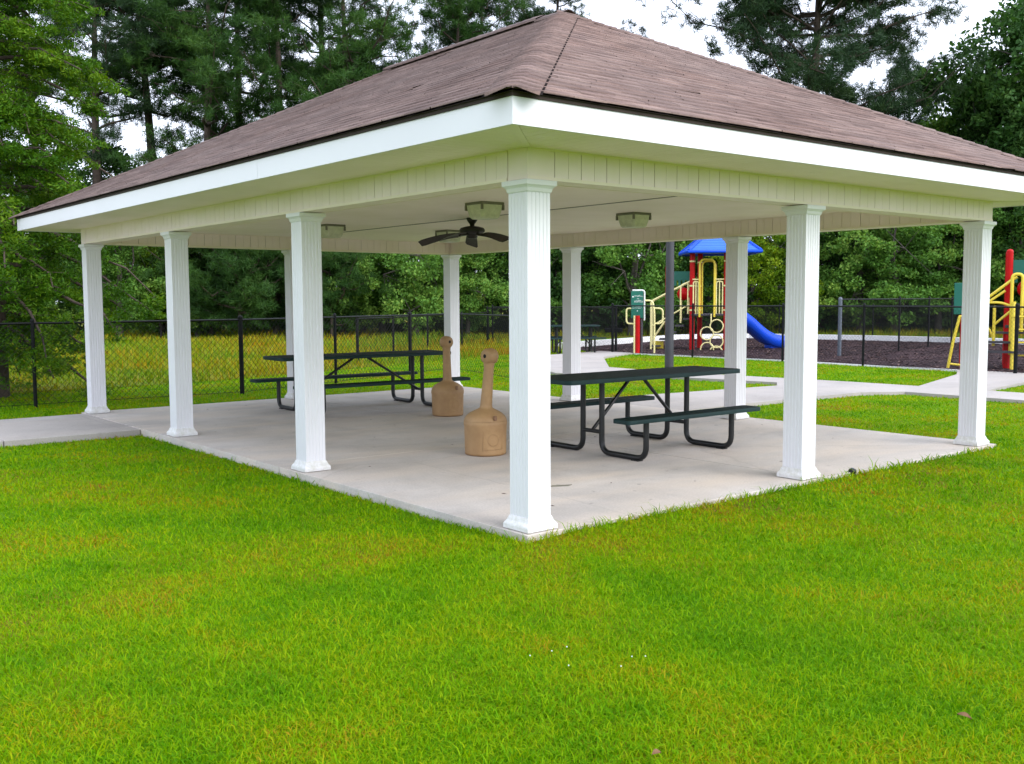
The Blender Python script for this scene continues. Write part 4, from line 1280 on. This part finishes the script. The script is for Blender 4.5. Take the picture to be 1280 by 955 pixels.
def broad_proto(name, seed, Ht, Rad, low, mat, clumps=90, per=110, leaf=.15, bark='bark_grey', lumps=7, flat=.7, stems=1):
    """leafy tree: several big lobes, each lobe filled with leaf clumps; trunk and limbs reach the lobes"""
    rng = np.random.default_rng(seed)
    root = empty(name)
    C = []; Rr = []
    lob = []
    for i in range(lumps):
        a = 2 * math.pi * i / lumps * 2.4 + rng.uniform(-.4, .4); f = (i + .5) / lumps
        z = low + (Ht - low) * (f * .86 + .06)
        w_ = math.sin(math.pi * (min(.98, f * .78 + .16))) ** .8
        r_ = Rad * w_ * rng.uniform(.30, .62)
        lob.append((np.array([math.cos(a) * r_, math.sin(a) * r_, z]), Rad * rng.uniform(.42, .66) * (.6 + .4 * w_)))
    for i in range(clumps):
        o, r_ = lob[rng.integers(len(lob))]
        v = unit(1, rng)[0]; v[2] = v[2] * .85 + .1
        p = o + v * r_ * rng.uniform(.55, 1.08) * np.array([1, 1, .85])
        p[2] = max(p[2], low * .6 + .1)
        C.append(p); Rr.append(Rad * rng.uniform(.10, .22))
    # hanging lower skirt
    tr = MB()
    for s_ in range(stems):
        b0 = np.array([rng.normal() * .15 * (stems > 1), rng.normal() * .15 * (stems > 1), -.2])
        top = np.array([rng.normal() * .2, rng.normal() * .2, low + (Ht - low) * .7])
        mid = (b0 + top) / 2 + rng.normal(size=3) * .12
        tr.tube([b0, b0 * .6 + mid * .4, mid, top], [.030 * Ht / stems ** .5, .022 * Ht / stems ** .5, .016 * Ht / stems ** .5, .008 * Ht], 8)
        for o, r_ in lob:
            st_ = b0 + (top - b0) * rng.uniform(.25, .8)
            tr.tube([st_, (st_ + o) / 2 + rng.normal(size=3) * .15, o], [.009 * Ht, .006 * Ht, .003 * Ht], 6)
            for k in range(4):
                e = o + unit(1, rng)[0] * r_ * .8
                tr.tube([o, e], [.003 * Ht, .001 * Ht], 4)
    tr.build('trunk', M[bark], root)
    V, F = leaves(np.array(C), np.array(Rr), per, leaf, leaf * .55, rng, flat)
    mesh_np('crown', V, F, mat, root)
    return root


def place(proto, used, label, cat, px, d, sc=1.0, rz=0.0, group=None, zsc=None):
    o = proto if id(proto) not in used else copy_tree(proto)
    used.add(id(proto))
    o.location = spot(px, d, -.1); o.rotation_euler = (0, 0, rz); o.scale = (sc, sc, zsc or sc)
    tag(o, label, cat, group)
    return o


used = set()
PI_ = [pine_proto(21, 20, 6.5, 4.2, M['needle_dark'], 1.2), pine_proto(22, 18, 5.5, 3.8, M['needle'], 1.1), pine_proto(23, 21, 8, 4.6, M['needle_dark'], 1.0, .6),
       pine_proto(24, 17, 5.0, 4.0, M['needle'], 1.2), pine_proto(25, 20, 6.0, 5.6, M['needle_dark'], 3.8, .3)]
GP = 'tall pines behind the pavilion'
for i, px, d, sc, rz, lab in [
    (0, 130, 53, 1.14, .3, 'tall dark pine behind the feathery tree at the far left'),
    (2, 205, 56, 1.19, 1.9, 'tall dark pine left of the sky gaps above the left roof slope'),
    (1, 255, 52, 1.16, 2.2, 'tall green pine with bare lower trunk above the left roof slope'),
    (0, 300, 59, 1.20, 4.0, 'tall pine trunk standing in the sky gaps over the left roof slope'),
    (3, 352, 53, 1.26, .9, 'leafy green pine above the middle of the left roof slope'),
    (2, 405, 57, 1.16, 3.1, 'dark spreading pine above the left roof slope, left of the white sky gap'),
    (1, 452, 51, 1.15, 5.0, 'green pine just left of the white sky gap above the roof'),
    (3, 560, 54, 1.10, 2.5, 'bright green pine right of the white sky gap above the ridge'),
    (0, 615, 59, 1.06, 1.0, 'dark pine rising behind the left end of the ridge'),
    (2, 690, 55, 0.96, 5.6, 'pine showing above the peak of the roof'),
    (1, 716, 61, 1.01, 3.8, 'pine with branches overhanging right of the roof peak'),
    (4, 1005, 54, 1.28, .6, 'very broad dark pine standing alone above the right roof slope'),
    (3, 925, 56, 0.76, 4.4, 'small bright green pine in front of the broad dark pine'),
    (2, 1135, 64, 0.81, 2.0, 'thinner pine between the broad dark pine and the right edge trees'),
    (0, 60, 61, 1.23, 2.8, 'tall pine mostly hidden behind the feathery left tree'),
]:
    place(PI_[i], used, lab, 'pine tree', px, d, sc, rz, GP)

BR = [broad_proto('leafy_tree', 31, 7.5, 3.0, .5, M['leaf_mid'], 170, 120, .17),
      broad_proto('leafy_tree', 32, 6.5, 2.8, .4, M['leaf_olive'], 170, 120, .17),
      broad_proto('leafy_tree', 33, 8.0, 3.2, .6, M['leaf_dark'], 170, 120, .18),
      broad_proto('leafy_tree', 34, 6.0, 2.6, .4, M['leaf_yellow'], 150, 120, .16),
      broad_proto('leafy_tree', 35, 9.5, 3.4, .8, M['leaf_dark'], 210, 110, .19, lumps=10)]
YP = [pine_proto(41, 6.5, .5, 2.3, M['needle'], 1.1, .1), pine_proto(42, 7.5, .6, 2.5, M['needle'], 1.2, .1)]
GT = 'leafy trees of the woodland edge'
rows = [
    # front row seen under the roof, left to right
    (0, 150, 45, 0.89, 'rounded green tree seen between the two leftmost columns'),
    (3, 205, 48, 0.84, 'yellow green bush tree behind the second left column'),
    (1, 248, 46, 0.84, 'olive bush tree right of the second left column'),
    (0, 345, 47, 0.84, 'green bush tree seen left of the third left column'),
    (2, 395, 50, 0.89, 'dark tree hidden mostly by the third left column'),
    (1, 430, 47, 0.89, 'olive leafy tree seen right of the third left column above the long table'),
    (0, 478, 49, 0.89, 'mid green tree in the middle of the view over the long table'),
    (1, 520, 46, 1.00, 'pale olive tree with small leaves left of the far corner column'),
    (1, 585, 47, 0.73, 'olive tinged tree right of the far corner column'),
    (2, 612, 50, 1.00, 'dark tree just left of the near corner column'),
    (0, 655, 48, 0.89, 'green tree directly behind the near corner column'),
    (2, 700, 49, 1.05, 'dark tree behind the playground picnic table'),
    (2, 745, 49, 1.00, 'dark leafy tree left of the green playground sign'),
    (0, 790, 47, 1.05, 'tall mid green tree behind the green playground sign'),
    (1, 840, 50, 1.00, 'olive tree behind the lamp post'),
    (2, 885, 49, 1.00, 'dark tree behind the blue roofed play tower'),
    (3, 945, 47, 0.95, 'yellow green tree right of the blue play roof'),
    (0, 985, 49, 0.89, 'green tree behind the middle right column'),
    (2, 1030, 51, 1.05, 'dark tree right of the middle right column'),
    (1, 1075, 48, 1.00, 'olive tree between the two right columns'),
    (0, 1120, 47, 1.10, 'broad green tree with layered boughs between the two right columns'),
    (1, 1172, 48, 1.05, 'olive green tree just left of the far right column'),
    (2, 1225, 49, 1.10, 'dark tree behind the far right column'),
    (0, 1275, 47, 1.05, 'green tree at the right edge behind the yellow play structure'),
    (2, 1330, 46, 1.16, 'dark tree beyond the right edge of the picture'),
    # second, taller row
    (4, 60, 50, .95, 'tall dark tree behind the feathery tree on the left'),
    (4, 126, 55, 1.15, 'dark rear tree right beside the feathery left tree above the roof end'),
    (4, 175, 54, .80, 'dark rear tree between the two leftmost columns'),
    (4, 290, 55, .80, 'dark rear tree behind the small conifers'),
    (4, 370, 56, .80, 'dark rear tree behind the third left column'),
    (4, 455, 56, .85, 'dark rear tree above the long table'),
    (4, 545, 56, .85, 'dark rear tree behind the far corner column'),
    (4, 640, 57, .90, 'dark rear tree behind the near corner column'),
    (4, 725, 56, .95, 'dark rear tree behind the playground gate'),
    (4, 815, 57, .95, 'dark rear tree behind the sign and stairs'),
    (4, 905, 56, .90, 'dark rear tree behind the play tower'),
    (4, 1000, 57, .95, 'dark rear tree behind the middle right column'),
    (4, 1095, 56, 1.05, 'dark rear tree between the two right columns'),
    (1, 1165, 57, 1.75, 'tall olive tree rising above the right end of the roof'),
    (3, 1120, 60, 1.6, 'tall thin leaved tree above the right roof slope'),
    (4, 1215, 55, 1.25, 'tall dark tree above the right end of the roof'),
    (4, 1285, 52, 1.65, 'tallest dark tree at the upper right corner'),
    (2, 1262, 50, 1.60, 'tall greenish tree at the right edge above the roof'),
    (4, 1345, 50, 1.4, 'large dark tree outside the right edge'),
    (4, 1252, 54, 1.72, 'very tall dark tree behind the greenish tree at the upper right'),
    (1, 1180, 58, 1.62, 'olive rear tree left of the tallest dark tree at the upper right'),
    (4, 1140, 59, 1.30, 'dark rear tree below the broad pine branches on the right'),
    (4, 1212, 59, 1.42, 'dark rear tree filling the gap above the right end of the roof'),
]
for k, (i, px, d, sc, lab) in enumerate(rows):
    place(BR[i], used, lab, 'tree', px, d, sc, k * 2.39, GT, sc * (.9 + .2 * ((k * 37) % 10) / 10))
for i, px, d, sc, lab in [(0, 300, 44, .92, 'young bright green pine bush left of the third left column'), (1, 265, 46, .95, 'young pine bush right of the second left column'),
                          (1, 335, 47, .9, 'taller young pine beside the third left column'), (0, 415, 45, .8, 'young pine just right of the third left column')]:
    place(YP[i], used, lab, 'pine tree', px, d, sc, px * .1, 'young pines at the wood edge')

# brush that closes the foot of the wood
SH = [broad_proto('shrub', 51, 2.2, 1.9, .0, M['leaf_dark'], 70, 90, .14, lumps=6, stems=3), broad_proto('shrub', 52, 1.8, 1.8, .0, M['leaf_olive'], 70, 90, .13, lumps=6, stems=3)]
for k in range(34):
    px = -60 + k * 42
    lab = 'dark low shrub in the brushy foot of the woodland edge' if k % 3 else 'olive low shrub in the brushy foot of the woodland edge'
    place(SH[0 if k % 3 else 1], used, lab, 'shrub', px + 12 * math.sin(k * 2.1), 51.5 + 2.2 * math.sin(k * 1.7), 1.0 + .3 * math.sin(k * 3.3), k * 1.7, ('dark' if k % 3 else 'olive') + ' brush at the foot of the wood')


def far_wood():
    rng = np.random.default_rng(5)
    C = []; Rr = []
    for px in range(-700, 2000, 16):
        d = 63 + 3 * math.sin(px * .013) + rng.uniform(-1, 1)
        top = 6.6 + 1.6 * math.sin(px * .021) + 1.2 * math.sin(px * .057 + 1) + (3.0 if px > 1080 else 0)
        z = .2
        while z < top:
            x, y, _ = spot(px + rng.normal() * 10, d + rng.uniform(-1.2, 1.2))
            C.append((x, y, z - .1)); Rr.append(rng.uniform(.7, 1.1)); z += rng.uniform(.55, .95)
    V, F = leaves(np.array(C), np.array(Rr), 46, .42, .24, rng, .9)
    tag(mesh_np('distant_wood', V, F, M['leaf_dark']), kind='stuff')


far_wood()


# feathery tree close on the left, just behind the fence
def left_tree():
    rng = np.random.default_rng(77)
    root = thing('feathery_tree', 'large feathery bright green tree with drooping boughs at the left edge behind the fence', 'tree', spot(-8, 18.2, -.1))
    tr = MB(); Ht = 11.5
    tr.tube([(0, 0, -.3), (.04, 0, 1.5), (.1, .05, 4), (.0, .1, 7), (.1, 0, 10.5)], [.24, .19, .15, .10, .03], 10)
    C = []; Rr = []
    ri = np.array([*RGT, 0]); fo = np.array([*FWD, 0])
    for i in range(150):
        f = i / 149
        z0 = 1.1 + f * 9.2
        a = i * 2.39996 + rng.uniform(-.3, .3)
        ln = (2.75 * (1 - f * .45)) * rng.uniform(.65, 1.15)
        if z0 < 1.8: ln *= .75
        dv = ri * math.cos(a) + fo * math.sin(a)
        rise = rng.uniform(-.05, .35) - .15 * (1 - f)
        pts = []
        for k in range(7):
            t = k / 6
            pts.append(np.array([.05, .05, z0]) + dv * ln * t + np.array([0, 0, ln * (rise * t * 1.4 - .42 * t * t)]) + rng.normal(size=3) * .05 * t)
        tr.tube(pts, [.045 * (1 - .85 * k / 6) * (1.2 - f * .6) + .004 for k in range(7)], 5)
        for k in range(22):
            t = rng.uniform(.28, 1.03); j = min(5, int(t * 6)); fr = t * 6 - j
            q = pts[j] * (1 - fr) + pts[j + 1] * fr
            side = np.array([-dv[1], dv[0], 0])
            q2 = q + side * rng.normal() * .34 * (1.15 - .5 * t) + np.array([0, 0, rng.normal() * .07 - .04])
            if k % 3 == 0: tr.tube([q, q2], [.008, .003], 3)
            C.append(q2); Rr.append(rng.uniform(.16, .30))
    tr.build('trunk', M['bark'], root)
    V, F = leaves(np.array(C), np.array(Rr), 88, .085, .026, rng, .42, .9, .25)
    mesh_np('crown', V, F, M['leaf_bright'], root)


left_tree()
